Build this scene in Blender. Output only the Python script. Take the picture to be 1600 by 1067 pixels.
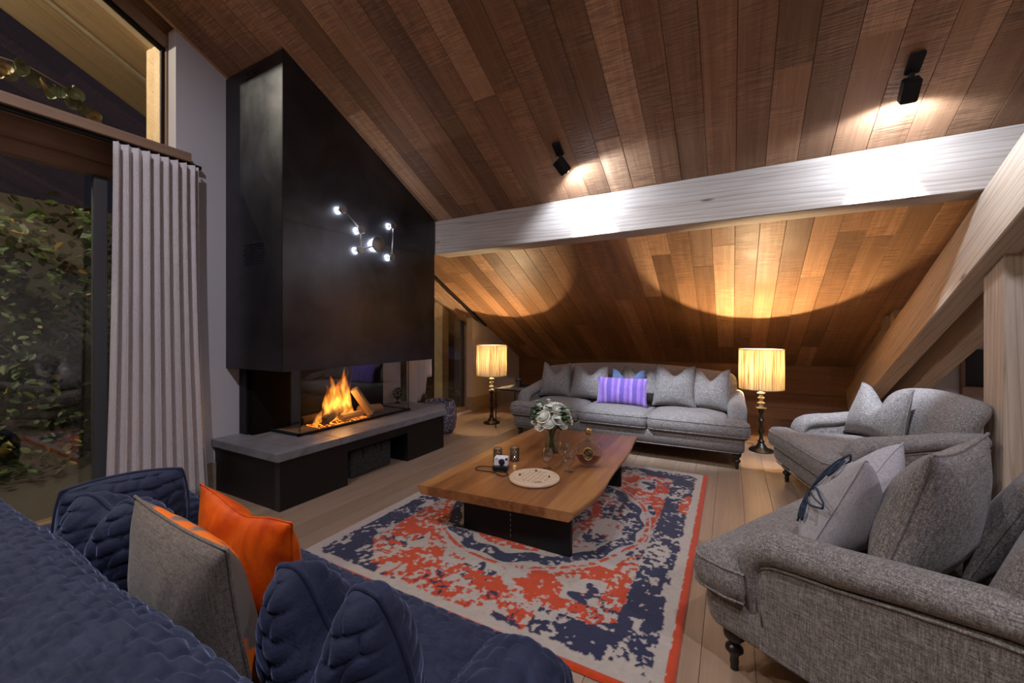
import bpy, bmesh, math, random
import numpy as np
from mathutils import Vector, Matrix, Euler, noise as mnoise

random.seed(7)
rng = np.random.default_rng(7)
for o in list(bpy.data.objects):
    bpy.data.objects.remove(o)
scene = bpy.context.scene
COL = scene.collection
PI = math.pi
R = math.radians

# ------------------------------------------------------------------ camera
FPX, YAW, HORIZON, EYE = 630.0, 28.5, 520.0, 1.4
cam = bpy.data.cameras.new('camera')
cam.sensor_width = 36.0
cam.lens = FPX / 1600.0 * 36.0
cam.shift_y = -(533.5 - HORIZON) / 1600.0
cam.clip_start = 0.02
cam.clip_end = 200
cam_ob = bpy.data.objects.new('camera', cam)
COL.objects.link(cam_ob)
cam_ob.location = (0, 0, EYE)
cam_ob.rotation_euler = (R(90), 0, R(YAW))
scene.camera = cam_ob

# ------------------------------------------------------------------ world, exposure
scene.view_settings.view_transform = 'Standard'
scene.view_settings.look = 'None'
scene.view_settings.gamma = 1.0
scene.view_settings.exposure = 1.65
scene.view_settings.use_curve_mapping = False
world = bpy.data.worlds.new('night_sky')
scene.world = world
world.use_nodes = True
world.node_tree.nodes['Background'].inputs[0].default_value = (0.003, 0.003, 0.005, 1)
world.node_tree.nodes['Background'].inputs[1].default_value = 1.0
scene.cycles.transparent_max_bounces = 32

SPOT_W, CORE_W, SPOT_COL = 17.0, 170.0, (0.70, 0.81, 1.0)
DOWN_W, DOWN_COL = 85.0, (0.88, 0.87, 1.0)
LAMP_W, LAMP_COL = 125.0, (1.0, 0.72, 0.40)

# room constants (metres; x to the right of the gable wall, y along it, away)
WALL = -4.05          # inner face of gable wall
KNEE = 7.78           # low wall under the eaves
SLOPE = 0.491
RIDGE = -1.2
def ceil_z(y):
    if y < RIDGE:
        y = 2 * RIDGE - y
    return 0.878 + SLOPE * (KNEE - y)
SL_ANG = math.atan(SLOPE)

# ------------------------------------------------------------------ mesh helpers
class MB:
    def __init__(self):
        self.v = []; self.f = []
    def add(self, vs, fs):
        n = len(self.v)
        self.v.extend([tuple(map(float, p)) for p in vs])
        self.f.extend([tuple(i + n for i in q) for q in fs])
        return self
    def box(self, x0, x1, y0, y1, z0, z1):
        vs = [(x0,y0,z0),(x1,y0,z0),(x1,y1,z0),(x0,y1,z0),(x0,y0,z1),(x1,y0,z1),(x1,y1,z1),(x0,y1,z1)]
        return self.add(vs, [(0,3,2,1),(4,5,6,7),(0,1,5,4),(1,2,6,5),(2,3,7,6),(3,0,4,7)])
    def prism_x(self, poly, x0, x1):           # poly in (y, z)
        n = len(poly)
        vs = [(x0, a, b) for a, b in poly] + [(x1, a, b) for a, b in poly]
        fs = [tuple(range(n))[::-1], tuple(range(n, 2*n))]
        fs += [(i, (i+1) % n, n + (i+1) % n, n + i) for i in range(n)]
        return self.add(vs, fs)
    def prism_z(self, poly, z0, z1):
        n = len(poly)
        vs = [(a, b, z0) for a, b in poly] + [(a, b, z1) for a, b in poly]
        fs = [tuple(range(n))[::-1], tuple(range(n, 2*n))]
        fs += [(i, (i+1) % n, n + (i+1) % n, n + i) for i in range(n)]
        return self.add(vs, fs)
    def lathe(self, prof, seg=24, c=(0,0,0), flute=None):   # prof (r, z)
        vs = []; fs = []; m = len(prof)
        for i, (r, z) in enumerate(prof):
            for k in range(seg):
                a = 2*PI*k/seg
                rr = r * (flute(a, z) if flute else 1)
                vs.append((c[0]+rr*math.cos(a), c[1]+rr*math.sin(a), c[2]+z))
        for i in range(m-1):
            for k in range(seg):
                fs.append((i*seg+k, i*seg+(k+1) % seg, (i+1)*seg+(k+1) % seg, (i+1)*seg+k))
        if prof[0][0] > 1e-6: fs.append(tuple(range(seg))[::-1])
        if prof[-1][0] > 1e-6: fs.append(tuple((m-1)*seg+k for k in range(seg)))
        return self.add(vs, fs)
    def tube(self, pts, r, seg=8, closed=False, flat=1.0):
        P = [Vector(p) for p in pts]; n = len(P)
        rs = r if hasattr(r, '__len__') else [r]*n
        vs = []; fs = []; up = None
        for i in range(n):
            if closed: t = P[(i+1) % n] - P[i-1]
            else: t = P[min(i+1, n-1)] - P[max(i-1, 0)]
            if t.length < 1e-9: t = Vector((0,0,1))
            t.normalize()
            if up is None:
                up = Vector((0,0,1)) if abs(t.z) < .9 else Vector((1,0,0))
            s = t.cross(up)
            if s.length < 1e-6: s = t.orthogonal()
            s.normalize(); u = s.cross(t).normalized(); up = u
            for k in range(seg):
                a = 2*PI*k/seg
                vs.append(P[i] + s*(math.cos(a)*rs[i]) + u*(math.sin(a)*rs[i]*flat))
        for i in range(n if closed else n-1):
            j = (i+1) % n
            for k in range(seg):
                fs.append((i*seg+k, i*seg+(k+1) % seg, j*seg+(k+1) % seg, j*seg+k))
        if not closed:
            fs.append(tuple(range(seg))[::-1]); fs.append(tuple((n-1)*seg+k for k in range(seg)))
        return self.add(vs, fs)
    def grid(self, fn, nu, nv, wrap_u=False, wrap_v=False):
        vs = [fn(i/(nu if wrap_u else nu-1), j/(nv if wrap_v else nv-1)) for j in range(nv) for i in range(nu)]
        fs = []
        for j in range(nv if wrap_v else nv-1):
            for i in range(nu if wrap_u else nu-1):
                i2 = (i+1) % nu; j2 = (j+1) % nv
                fs.append((j*nu+i, j*nu+i2, j2*nu+i2, j2*nu+i))
        return self.add(vs, fs)
    def xform(self, M):
        self.v = [tuple(M @ Vector(p)) for p in self.v]; return self
    def mesh(self, name, smooth=False, bevel=0, bseg=2):
        me = bpy.data.meshes.new(name)
        me.from_pydata(self.v, [], self.f)
        bm = bmesh.new(); bm.from_mesh(me)
        bmesh.ops.remove_doubles(bm, verts=bm.verts, dist=1e-6)
        if bevel > 0:
            es = [e for e in bm.edges if len(e.link_faces) == 2 and e.calc_face_angle(0) > .5]
            bmesh.ops.bevel(bm, geom=es, offset=bevel, segments=bseg, affect='EDGES', clamp_overlap=True)
        bmesh.ops.recalc_face_normals(bm, faces=bm.faces)
        bm.to_mesh(me); bm.free()
        if smooth:
            me.polygons.foreach_set('use_smooth', [True]*len(me.polygons))
        me.update()
        return me
    def build(self, name, mat, parent=None, smooth=False, bevel=0, bseg=2, loc=None, rot=None):
        me = self.mesh(name, smooth, bevel, bseg)
        return link(name, me, mat, parent, loc, rot)

def link(name, me, mat=None, parent=None, loc=None, rot=None):
    o = bpy.data.objects.new(name, me)
    if mat is not None and me is not None and len(me.materials) == 0:
        me.materials.append(mat)
    COL.objects.link(o)
    if parent is not None: o.parent = parent
    if loc is not None: o.location = loc
    if rot is not None: o.rotation_euler = rot
    return o
def smooth_by_angle(o, ang=40):
    me = o.data
    me.polygons.foreach_set('use_smooth', [True]*len(me.polygons))
    try: me.set_sharp_from_angle(angle=R(ang))
    except Exception: pass
    return o
def tag(o, label, cat, group=None, kind=None):
    o['label'] = label
    if cat: o['category'] = cat
    if group: o['group'] = group
    if kind: o['kind'] = kind
    return o
def struct(o, label=None):
    o['kind'] = 'structure'
    if label: o['label'] = label
    return o
def thing(name, label, cat, loc=(0,0,0), rz=0, group=None):
    o = bpy.data.objects.new(name, None); COL.objects.link(o)
    o.empty_display_size = .1
    o.location = loc; o.rotation_euler = (0, 0, rz)
    return tag(o, label, cat, group)

def rbox_mb(sx, sy, sz, r, n=10, crown=0.0, fn=None):
    """rounded box centred on the origin"""
    mb = MB()
    hx, hy, hz = sx/2, sy/2, sz/2
    r = min(r, hx, hy, hz)
    idx = {}; vs = []; fs = []
    def ticks(h):
        m = max(2, int(round(2*(h-r)/max(2*(h-r)/n, .02)))) if h - r > 1e-4 else 1
        a = [-h + r*(1-math.cos(q*PI/2/4)) for q in range(4)]
        mid = list(np.linspace(-h+r, h-r, m+1))
        b = [-x for x in a[::-1]]
        return a + mid + b
    T = [ticks(hx), ticks(hy), ticks(hz)]
    H = (hx, hy, hz)
    def vert(p):
        key = tuple(round(c, 6) for c in p)
        if key in idx: return idx[key]
        c = Vector([max(-h+r, min(h-r, q)) for h, q in zip(H, p)])
        dlt = Vector(p) - c
        if dlt.length > 1e-9: q = c + dlt.normalized()*r
        else: q = Vector(p)
        if crown:
            w = max(0, 1-(p[0]/hx)**2)*max(0, 1-(p[1]/hy)**2)
            if q.z > 0: q.z += crown*w*(q.z/hz)
        if fn: q = fn(q)
        idx[key] = len(vs); vs.append(tuple(q)); return idx[key]
    for ax in range(3):
        b, c = (ax+1) % 3, (ax+2) % 3
        for s in (-1, 1):
            for i in range(len(T[b])-1):
                for j in range(len(T[c])-1):
                    q = []
                    for di, dj in ((0,0),(1,0),(1,1),(0,1)):
                        p = [0,0,0]; p[ax] = s*H[ax]; p[b] = T[b][i+di]; p[c] = T[c][j+dj]
                        q.append(vert(p))
                    if len(set(q)) == 4: fs.append(tuple(q) if s > 0 else tuple(q[::-1]))
    return mb.add(vs, fs)

def seg_dist(px, py, poly):
    dmin = np.full(px.shape, 1e9)
    n = len(poly)
    for i in range(n):
        ax, ay = poly[i]; bx, by = poly[(i+1) % n]
        dx, dy = bx-ax, by-ay
        t = np.clip(((px-ax)*dx+(py-ay)*dy)/(dx*dx+dy*dy), 0, 1)
        dmin = np.minimum(dmin, np.hypot(px-ax-t*dx, py-ay-t*dy))
    return dmin
def inside(px, py, poly):
    res = np.zeros(px.shape, bool); n = len(poly); j = n-1
    for i in range(n):
        xi, yi = poly[i]; xj, yj = poly[j]
        c = ((yi > py) != (yj > py)) & (px < (xj-xi)*(py-yi)/((yj-yi) or 1e-12)+xi)
        res ^= c; j = i
    return res

def box_cushion(poly, t, crown, step=.025, seed=0, rnd=.045):
    """boxed seat cushion on an axis-aligned outline; returns (mb, [top welt, bottom welt])"""
    xs = sorted(set(p[0] for p in poly)); ys = sorted(set(p[1] for p in poly))
    def fill(a):
        out = []
        for p, q in zip(a[:-1], a[1:]):
            m = max(1, int(round((q-p)/step)))
            out += list(np.linspace(p, q, m+1)[:-1])
        return out + [a[-1]]
    X = fill(xs); Y = fill(ys)
    gx, gy = np.meshgrid(X, Y)
    dist = seg_dist(gx, gy, poly)
    q = np.clip(dist/rnd, 0, 1)
    prof = np.sqrt(1-(1-q)**2)
    cr = np.clip(dist/.28, 0, 1); cr = cr*(2-cr)
    mb = MB(); cx = (np.array(X[:-1])+np.array(X[1:]))/2; cy = (np.array(Y[:-1])+np.array(Y[1:]))/2
    mx, my = np.meshgrid(cx, cy); ins = inside(mx, my, poly)
    nx = len(X); vid = {}
    # pull outline corners in so that they are round
    cxm, cym = np.mean([p[0] for p in poly]), np.mean([p[1] for p in poly])
    corners = [p for p in poly]
    def vert(i, j, side):
        k = (i, j, side)
        if k in vid: return vid[k]
        x, y = X[i], Y[j]
        nz = mnoise.noise(Vector((x*5+seed, y*5, side*3)))*.006*float(cr[j, i])
        z = side*(t*.34 + t*.16*float(prof[j, i])) + (crown*float(cr[j, i]) if side > 0 else 0) + nz
        bul = 0
        ox, oy = x, y
        for c in corners:
            dd = math.hypot(x-c[0], y-c[1])
            if dd < .05:
                w = (1-dd/.05)*.018
                ox += (-w if c[0] > cxm else w); oy += (-w if c[1] > cym else w)
        mb.v.append((ox, oy, z)); vid[k] = len(mb.v)-1
        return vid[k]
    edges = {}
    for j in range(len(Y)-1):
        for i in range(nx-1):
            if not ins[j, i]: continue
            q4 = [(i,j),(i+1,j),(i+1,j+1),(i,j+1)]
            mb.f.append(tuple(vert(a, b, 1) for a, b in q4))
            mb.f.append(tuple(vert(a, b, -1) for a, b in q4[::-1]))
            for a, b in zip(q4, q4[1:]+q4[:1]):
                e = (b, a)
                if e in edges: del edges[e]
                else: edges[(a, b)] = 1
    # boxing band, slightly bulging
    nxt = {}
    for a, b in edges:
        nxt[a] = b
    for a, b in edges:
        va, vb, wa, wb = vert(*a, 1), vert(*b, 1), vert(*a, -1), vert(*b, -1)
        pa, pb = mb.v[va], mb.v[vb]
        n2 = Vector((pb[1]-pa[1], -(pb[0]-pa[0]), 0))
        n2 = n2.normalized() if n2.length > 0 else n2
        mids = []
        for c in (a, b):
            if ('m', c) not in vid:
                p = mb.v[vert(*c, 1)]
                mb.v.append((p[0]+n2.x*.012, p[1]+n2.y*.012, 0)); vid[('m', c)] = len(mb.v)-1
            mids.append(vid[('m', c)])
        mb.f.append((wa, wb, mids[1], mids[0])); mb.f.append((mids[0], mids[1], vb, va))
    start = next(iter(nxt)); loop = [start]; c = nxt[start]
    while c != start and len(loop) < 5000:
        loop.append(c); c = nxt[c]
    top = [Vector(mb.v[vert(*c, 1)]) for c in loop]
    bot = [Vector(mb.v[vert(*c, -1)]) for c in loop]
    return mb, [top, bot]

def pillow_mb(w, h, t, chop=0., n=34, c=.09, seed=0, disp=None, wr=.006, chopw=.42, lop=0.0, rnd=0.0):
    """knife-edge scatter cushion standing on its lower edge: x width, z height, y thickness"""
    mb = MB(); ids = {}
    border = []
    def outline(u, v):
        x = w/2*u*(1-c*(1-v*v))*math.sqrt(1-rnd*v*v/2); z = h/2*v*(1-c*(1-u*u))*math.sqrt(1-rnd*u*u/2)
        k = ((v+1)/2)**2.0
        z -= chop*math.exp(-((u-lop)/chopw)**2)*k
        x -= u*abs(chop)*.25*k*(abs(u))
        return x, z
    for side in (1, -1):
        for j in range(n+1):
            for i in range(n+1):
                u = -math.cos(PI*i/n)*.35 + (2*i/n-1)*.65
                v = -math.cos(PI*j/n)*.35 + (2*j/n-1)*.65
                onb = i in (0, n) or j in (0, n)
                if onb and side == -1:
                    ids[(side, i, j)] = ids[(1, i, j)]; continue
                x, z = outline(u, v)
                T = t/2*(max(0, 1-abs(u)**2.4)*max(0, 1-abs(v)**2.4))**.55*(1-.18*v)
                if chop:
                    T *= 1-.45*math.exp(-((u-lop)/.16)**2)*max(0, v)**.8
                y = side*T
                if not onb:
                    nn = mnoise.noise(Vector((x*7+seed*3.1, z*7, side*2+seed)))*wr + mnoise.noise(Vector((x*18+seed, z*11, side+seed)))*wr*.5
                    y += nn*min(1, T/(t*.2))
                    if disp: y += side*disp(x, z)*min(1, T/(t*.15))
                ids[(side, i, j)] = len(mb.v); mb.v.append((x, y, z+h/2))
        for j in range(n):
            for i in range(n):
                q = [ids[(side, a, b)] for a, b in ((i,j),(i+1,j),(i+1,j+1),(i,j+1))]
                mb.f.append(tuple(q[::-1]) if side > 0 else tuple(q))
    ring = [(i,0) for i in range(n)]+[(n,j) for j in range(n)]+[(i,n) for i in range(n,0,-1)]+[(0,j) for j in range(n,0,-1)]
    border = [mb.v[ids[(1,)+p]] for p in ring]
    return mb, border

def make_pillow(name, label, mat, w, h, t, loc, rz, lean, roll=0, chop=0., seed=0, group=None, pipe=.005, pmat=None, cat='cushion', disp=None, n=34, c=.09, lop=0., chopw=.42, wr=.006, rnd=0.):
    root = thing(name, label, cat, loc, 0, group)
    root.rotation_euler = Euler((lean, roll, rz), 'XYZ')
    mb, border = pillow_mb(w, h, t, chop, n, c, seed, disp, wr, chopw, lop, rnd)
    mb.build('cover', mat, root, smooth=True)
    if pipe:
        MB().tube(border, pipe, 6, closed=True).build('piping', pmat or mat, root, smooth=True)
    return root

# value noise on numpy arrays
def vnoise(x, y, seed=0):
    xi = np.floor(x).astype(np.int64); yi = np.floor(y).astype(np.int64)
    xf = x-xi; yf = y-yi
    def hsh(a, b):
        n = (a*374761393 + b*668265263 + seed*1442695041) & 0xffffffff
        n = ((n ^ (n >> 13))*1274126177) & 0xffffffff
        return ((n ^ (n >> 16)) & 0xffff)/65535.0
    sx = xf*xf*(3-2*xf); sy = yf*yf*(3-2*yf)
    a = hsh(xi, yi); b = hsh(xi+1, yi); c = hsh(xi, yi+1); d_ = hsh(xi+1, yi+1)
    return (a*(1-sx)+b*sx)*(1-sy)+(c*(1-sx)+d_*sx)*sy
def fbm(x, y, seed=0, oct=4):
    s = 0; a = .5; tot = 0
    for k in range(oct):
        s = s + a*vnoise(x*2**k+17*k, y*2**k-11*k, seed+k); tot += a; a *= .5
    return s/tot
def quilt(u, v, lu=.075, lv=.042):
    """puffy staggered quilting cells, 0..1 (numpy arrays or floats)"""
    u = np.asarray(u, float); v = np.asarray(v, float)
    u2 = u + .05*(vnoise(u*11, v*11, 3)-.5) ; v2 = v + .034*(vnoise(u*13+5, v*13, 4)-.5)
    row = np.floor(v2/lv)
    a = u2/lu + .5*(row % 2) + .25*vnoise(row*1.7, row*0+.5, 9)
    b = v2/lv
    fa = np.abs((a-np.floor(a))*2-1); fb = np.abs((b-np.floor(b))*2-1)
    return np.clip(1-fa**3, 0, 1)**.5*np.clip(1-fb**2.4, 0, 1)**.5

# ------------------------------------------------------------------ materials
class NT:
    def __init__(self, name):
        self.m = bpy.data.materials.new(name); self.m.use_nodes = True
        self.t = self.m.node_tree; self.n = self.t.nodes; self.l = self.t.links
        self.b = self.n['Principled BSDF']; self.out = self.n['Material Output']
    def node(self, typ, **kw):
        n = self.n.new(typ)
        for k, v in kw.items():
            if k.startswith('in_'):
                n.inputs[k[3:].replace('_', ' ')].default_value = v
            else: setattr(n, k, v)
        return n
    def link(self, a, b): self.l.new(a, b)
    def set(self, **kw):
        for k, v in kw.items():
            self.b.inputs[k.replace('_', ' ')].default_value = v
        return self
    def coords(self, scale=(1,1,1), kind='Object', rnd=False):
        tc = self.node('ShaderNodeTexCoord'); mp = self.node('ShaderNodeMapping')
        mp.inputs['Scale'].default_value = scale
        if rnd:
            oi = self.node('ShaderNodeObjectInfo')
            mul = self.node('ShaderNodeVectorMath', operation='SCALE'); mul.inputs[0].default_value = (37.1, 21.7, 11.3)
            self.link(oi.outputs['Random'], mul.inputs['Scale'])
            ad = self.node('ShaderNodeVectorMath', operation='ADD')
            self.link(tc.outputs[kind], ad.inputs[0]); self.link(mul.outputs[0], ad.inputs[1])
            self.link(ad.outputs[0], mp.inputs['Vector'])
        else: self.link(tc.outputs[kind], mp.inputs['Vector'])
        return mp.outputs['Vector']
    def noise(self, vec, scale, detail=3, rough=.55, dist=0):
        n = self.node('ShaderNodeTexNoise'); n.inputs['Scale'].default_value = scale
        n.inputs['Detail'].default_value = detail; n.inputs['Roughness'].default_value = rough
        n.inputs['Distortion'].default_value = dist
        if vec is not None: self.link(vec, n.inputs['Vector'])
        return n.outputs['Fac']
    def ramp(self, fac, stops, interp='LINEAR'):
        r = self.node('ShaderNodeValToRGB'); cr = r.color_ramp; cr.interpolation = interp
        while len(cr.elements) < len(stops): cr.elements.new(.5)
        for e, (p, c) in zip(cr.elements, stops):
            e.position = p; e.color = (*c, 1) if len(c) == 3 else c
        self.link(fac, r.inputs['Fac']); return r.outputs['Color']
    def mix(self, fac, a, b, mode='MIX'):
        m = self.node('ShaderNodeMix', data_type='RGBA', blend_type=mode)
        for s, v in ((m.inputs[0], fac), (m.inputs[6], a), (m.inputs[7], b)):
            if hasattr(v, 'is_linked'): self.link(v, s)
            elif isinstance(v, (int, float)): s.default_value = v
            else: s.default_value = (*v, 1)
        return m.outputs[2]
    def math(self, op, a, b=0.0, c=None):
        m = self.node('ShaderNodeMath', operation=op)
        for i, v in enumerate((a, b) if c is None else (a, b, c)):
            if hasattr(v, 'is_linked'): self.link(v, m.inputs[i])
            else: m.inputs[i].default_value = v
        return m.outputs[0]
    def bump(self, h, strength=.3, dist=.01, prev=None):
        b = self.node('ShaderNodeBump'); b.inputs['Strength'].default_value = strength
        b.inputs['Distance'].default_value = dist
        self.link(h, b.inputs['Height'])
        if prev is not None: self.link(prev, b.inputs['Normal'])
        self.link(b.outputs['Normal'], self.b.inputs['Normal']); return b.outputs['Normal']
    def base(self, c):
        if hasattr(c, 'is_linked'): self.link(c, self.b.inputs['Base Color'])
        else: self.b.inputs['Base Color'].default_value = (*c, 1)
        return self

def m_plain(name, col, rough=.5, metal=0, **kw):
    t = NT(name); t.base(col).set(Roughness=rough, Metallic=metal, **kw); return t.m
def m_wood(name, dark, mid, light, along='Y', grain=14, saw=0., rough=.5, tones=None, bump=.15, knots=False):
    """grain runs along the object's local axis `along`; tone differs board by board"""
    t = NT(name)
    sc = {'X': (.7, grain, grain), 'Y': (grain, .7, grain), 'Z': (grain, grain, .7)}[along]
    v = t.coords(sc, rnd=True)
    g = t.noise(v, 1.0, 6, .62, .6)
    v2 = t.coords(tuple(s*5 for s in sc), rnd=True)
    g2 = t.noise(v2, 1.0, 3, .6)
    col = t.ramp(g, [(.25, dark), (.5, mid), (.75, light)])
    col = t.mix(.25, col, t.ramp(g2, [(.3, dark), (.7, light)]))
    oi = t.node('ShaderNodeObjectInfo')
    if tones:
        tn = t.ramp(oi.outputs['Random'], tones, 'CONSTANT')
        col = t.mix(1.0, col, tn, 'MULTIPLY')
    h = t.math('ADD', t.math('MULTIPLY', g, .6), t.math('MULTIPLY', g2, .4))
    if knots:
        wv = t.node('ShaderNodeTexWave', wave_type='BANDS', bands_direction='DIAGONAL'); wv.inputs['Scale'].default_value = 1.0
        ws = {'X': (.5, 15, 15), 'Y': (15, .5, 15), 'Z': (15, 15, .5)}[along]
        t.link(t.coords(ws, rnd=True), wv.inputs['Vector']); wv.inputs['Distortion'].default_value = 9; wv.inputs['Detail'].default_value = 2; wv.inputs['Detail Scale'].default_value = .8
        wl_ = t.ramp(wv.outputs['Fac'], [(.0, (.80,.76,.72)), (.22, (1,1,1))])
        col = t.mix(1.0, col, wl_, 'MULTIPLY'); h = t.math('ADD', h, t.math('MULTIPLY', wv.outputs['Fac'], .5))
        vo = t.node('ShaderNodeTexVoronoi'); vo.inputs['Scale'].default_value = 1.0
        ks = {'X': (1.2, 5, 5), 'Y': (5, 1.2, 5), 'Z': (5, 5, 1.2)}[along]
        t.link(t.coords(ks, rnd=True), vo.inputs['Vector'])
        kf = t.ramp(vo.outputs['Distance'], [(.03, (1,1,1)), (.085, (0,0,0))])
        col = t.mix(kf, col, tuple(c*.38 for c in dark))
    if saw:
        ss = {'X': (90, 6, 6), 'Y': (6, 90, 6), 'Z': (6, 6, 90)}[along]
        sv = t.noise(t.coords(ss, rnd=True), 1.0, 2, .5, .3)
        patch = t.ramp(t.noise(t.coords((2.5, 2.5, 2.5), rnd=True), 1.0, 2), [(.38, (0,0,0)), (.6, (1,1,1))])
        sl = t.mix(patch, (.5,.5,.5), t.ramp(sv, [(.38, (0,0,0)), (.6, (1,1,1))]))
        col = t.mix(saw*.5, col, t.mix(1.0, col, t.ramp(sl, [(0, (.55,.52,.5)), (1, (1.35,1.3,1.25))]), 'MULTIPLY'))
        h = t.math('ADD', h, t.math('MULTIPLY', sl, saw))
    t.base(col); t.set(Roughness=rough); t.bump(h, bump, .006)
    return t.m

def m_tweed(name, a, b, scale=260, rough=.9, c=None, bump=.35):
    t = NT(name)
    ns_ = [t.noise(t.coords(c_), scale, 2, .6) for c_ in ((1,1,.1), (1,.1,1), (.1,1,1))]
    w = t.math('MULTIPLY', t.math('ADD', t.math('ADD', ns_[0], ns_[1]), ns_[2]), 1/3)
    big = t.noise(t.coords((1,1,1)), 120, 3, .65)
    w2 = t.math('ADD', t.math('MULTIPLY', w, .85), t.math('MULTIPLY', big, .15))
    col = t.ramp(w2, [(.40, a), (.60, b)] if c is None else [(.39, a), (.5, c), (.61, b)])
    t.base(col).set(Roughness=rough, Sheen_Weight=.15, Sheen_Roughness=.5)
    t.b.inputs['Specular IOR Level'].default_value = .2
    t.bump(w2, bump, .002); return t.m
def m_velvet(name, col, dark, scale=30, sheen=.6, tint=(1,1,1), rough=.75, bump=.1):
    t = NT(name)
    n = t.noise(t.coords(), scale, 4, .6, .5); f = t.noise(t.coords(), 700, 2)
    t.base(t.ramp(n, [(.3, dark), (.68, col)]))
    t.set(Roughness=rough, Sheen_Weight=sheen, Sheen_Roughness=.35); t.b.inputs['Sheen Tint'].default_value = (*tint, 1)
    t.b.inputs['Specular IOR Level'].default_value = .2
    t.bump(f, bump, .002); return t.m
def m_glass(name, tint=(1,1,1), ior=1.5, k=1.0, rough=0.0):
    """clear pane: transparent with Fresnel reflection"""
    t = NT(name); t.n.remove(t.b)
    fr = t.node('ShaderNodeFresnel'); geo = t.node('ShaderNodeNewGeometry')
    t.link(t.math('ADD', t.math('MULTIPLY', geo.outputs['Backfacing'], 1/ior-ior), ior), fr.inputs['IOR'])
    tr = t.node('ShaderNodeBsdfTransparent'); tr.inputs['Color'].default_value = (*tint, 1)
    gl = t.node('ShaderNodeBsdfGlossy'); gl.inputs['Roughness'].default_value = rough
    mx = t.node('ShaderNodeMixShader')
    t.link(t.math('MINIMUM', t.math('MULTIPLY', fr.outputs[0], k), 1.0), mx.inputs[0]); t.link(tr.outputs[0], mx.inputs[1]); t.link(gl.outputs[0], mx.inputs[2])
    t.link(mx.outputs[0], t.out.inputs['Surface']); return t.m
def m_emit(name, col, s):
    t = NT(name); t.base((0,0,0)); t.b.inputs['Emission Color'].default_value = (*col, 1); t.b.inputs['Emission Strength'].default_value = s
    return t.m

M = {}
M['ceil'] = m_wood('sawn_oak_ceiling', (.21,.105,.053), (.335,.182,.097), (.45,.265,.15), 'Y', 16, saw=1.3, rough=.48, bump=.35,
    tones=[(0, (.68,.66,.64)), (.16, (.95,.95,.95)), (.36, (1.12,1.1,1.08)), (.52, (.80,.77,.74)), (.66, (1.28,1.27,1.26)), (.80, (1.55,1.66,1.75)), (.89, (.9,.92,.95)), (.94, (1.75,1.95,2.15))])
M['ceilback'] = m_plain('backing_board', (.22,.13,.075), .9)
M['knee'] = m_wood('oak_wall_boards', (.21,.108,.051), (.30,.162,.081), (.38,.22,.115), 'X', 16, saw=.3, rough=.55, tones=[(0,(.9,.9,.9)),(.5,(1.05,1.05,1.05))])
M['floor'] = m_wood('oak_floor', (.245,.162,.105), (.315,.215,.145), (.37,.265,.185), 'Y', 18, rough=.34, bump=.05,
    tones=[(0,(.93,.92,.91)),(.3,(1,1,1)),(.6,(1.05,1.05,1.05)),(.85,(.97,.98,1.0))])
M['pine'] = m_wood('brushed_pine', (.36,.295,.245), (.47,.405,.35), (.54,.48,.42), 'X', 9, rough=.6, bump=.3, knots=True)
M['pineY'] = m_wood('brushed_pine_rafter', (.43,.33,.24), (.55,.44,.335), (.62,.52,.41), 'Y', 9, rough=.6, bump=.3, knots=True)
M['pineZ'] = m_wood('brushed_pine_post', (.36,.27,.20), (.48,.38,.29), (.57,.47,.37), 'Z', 9, rough=.6, bump=.3, knots=True)
M['frame'] = m_wood('larch_frame', (.26,.155,.095), (.34,.215,.14), (.41,.27,.185), 'Y', 14, rough=.5)
M['frameZ'] = m_wood('larch_frame_upright', (.26,.155,.095), (.34,.215,.14), (.41,.27,.185), 'Z', 14, rough=.5)
M['skirt'] = m_wood('oak_skirting', (.26,.19,.135), (.33,.25,.18), (.38,.3,.22), 'Y', 14, rough=.5)
M['soffit'] = m_wood('pine_soffit', (.5,.33,.17), (.62,.43,.24), (.7,.52,.32), 'Y', 8, rough=.6, knots=True)
t = NT('white_plaster'); t.base((.62,.6,.62)).set(Roughness=.9); t.bump(t.noise(t.coords(), 90, 3), .05, .003); M['white'] = t.m
t = NT('black_steel')
n1 = t.noise(t.coords((1,1,1)), 2.2, 5, .6, .4); n2 = t.noise(t.coords((6,6,1.5)), 3, 4, .6)
t.base(t.ramp(n1, [(.3, (.045,.046,.054)), (.7, (.09,.092,.106))])).set(Metallic=.92)
rr = t.math('ADD', t.math('MULTIPLY', n1, .18), t.math('MULTIPLY', n2, .14)); t.link(t.math('ADD', rr, .18), t.b.inputs['Roughness'])
M['steel'] = t.m
M['plinth'] = m_plain('plinth_steel', (.012,.011,.011), .45, .3)
M['matte'] = m_plain('matte_black_metal', (.012,.012,.013), .55, 0, Specular_IOR_Level=.25)
t = NT('grey_limestone')
n1 = t.noise(t.coords((1,1,1)), 6, 6, .65, .5)
wv = t.node('ShaderNodeTexVoronoi', feature='DISTANCE_TO_EDGE'); wv.inputs['Scale'].default_value = 1.4
vv = t.node('ShaderNodeVectorMath', operation='ADD'); sc_ = t.node('ShaderNodeTexNoise'); sc_.inputs['Scale'].default_value = 3
tcx = t.coords((1,.45,1)); t.link(tcx, sc_.inputs['Vector'])
sv = t.node('ShaderNodeVectorMath', operation='SCALE'); sv.inputs['Scale'].default_value = .35; t.link(sc_.outputs['Color'], sv.inputs[0])
t.link(tcx, vv.inputs[0]); t.link(sv.outputs[0], vv.inputs[1]); t.link(vv.outputs[0], wv.inputs['Vector'])
vein = t.ramp(wv.outputs['Distance'], [(.0, (1,1,1)), (.012, (0,0,0))])
vm = t.math('MULTIPLY', vein, t.ramp(t.noise(t.coords(), 2.0, 2), [(.5, (0,0,0)), (.62, (1,1,1))]))
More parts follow.
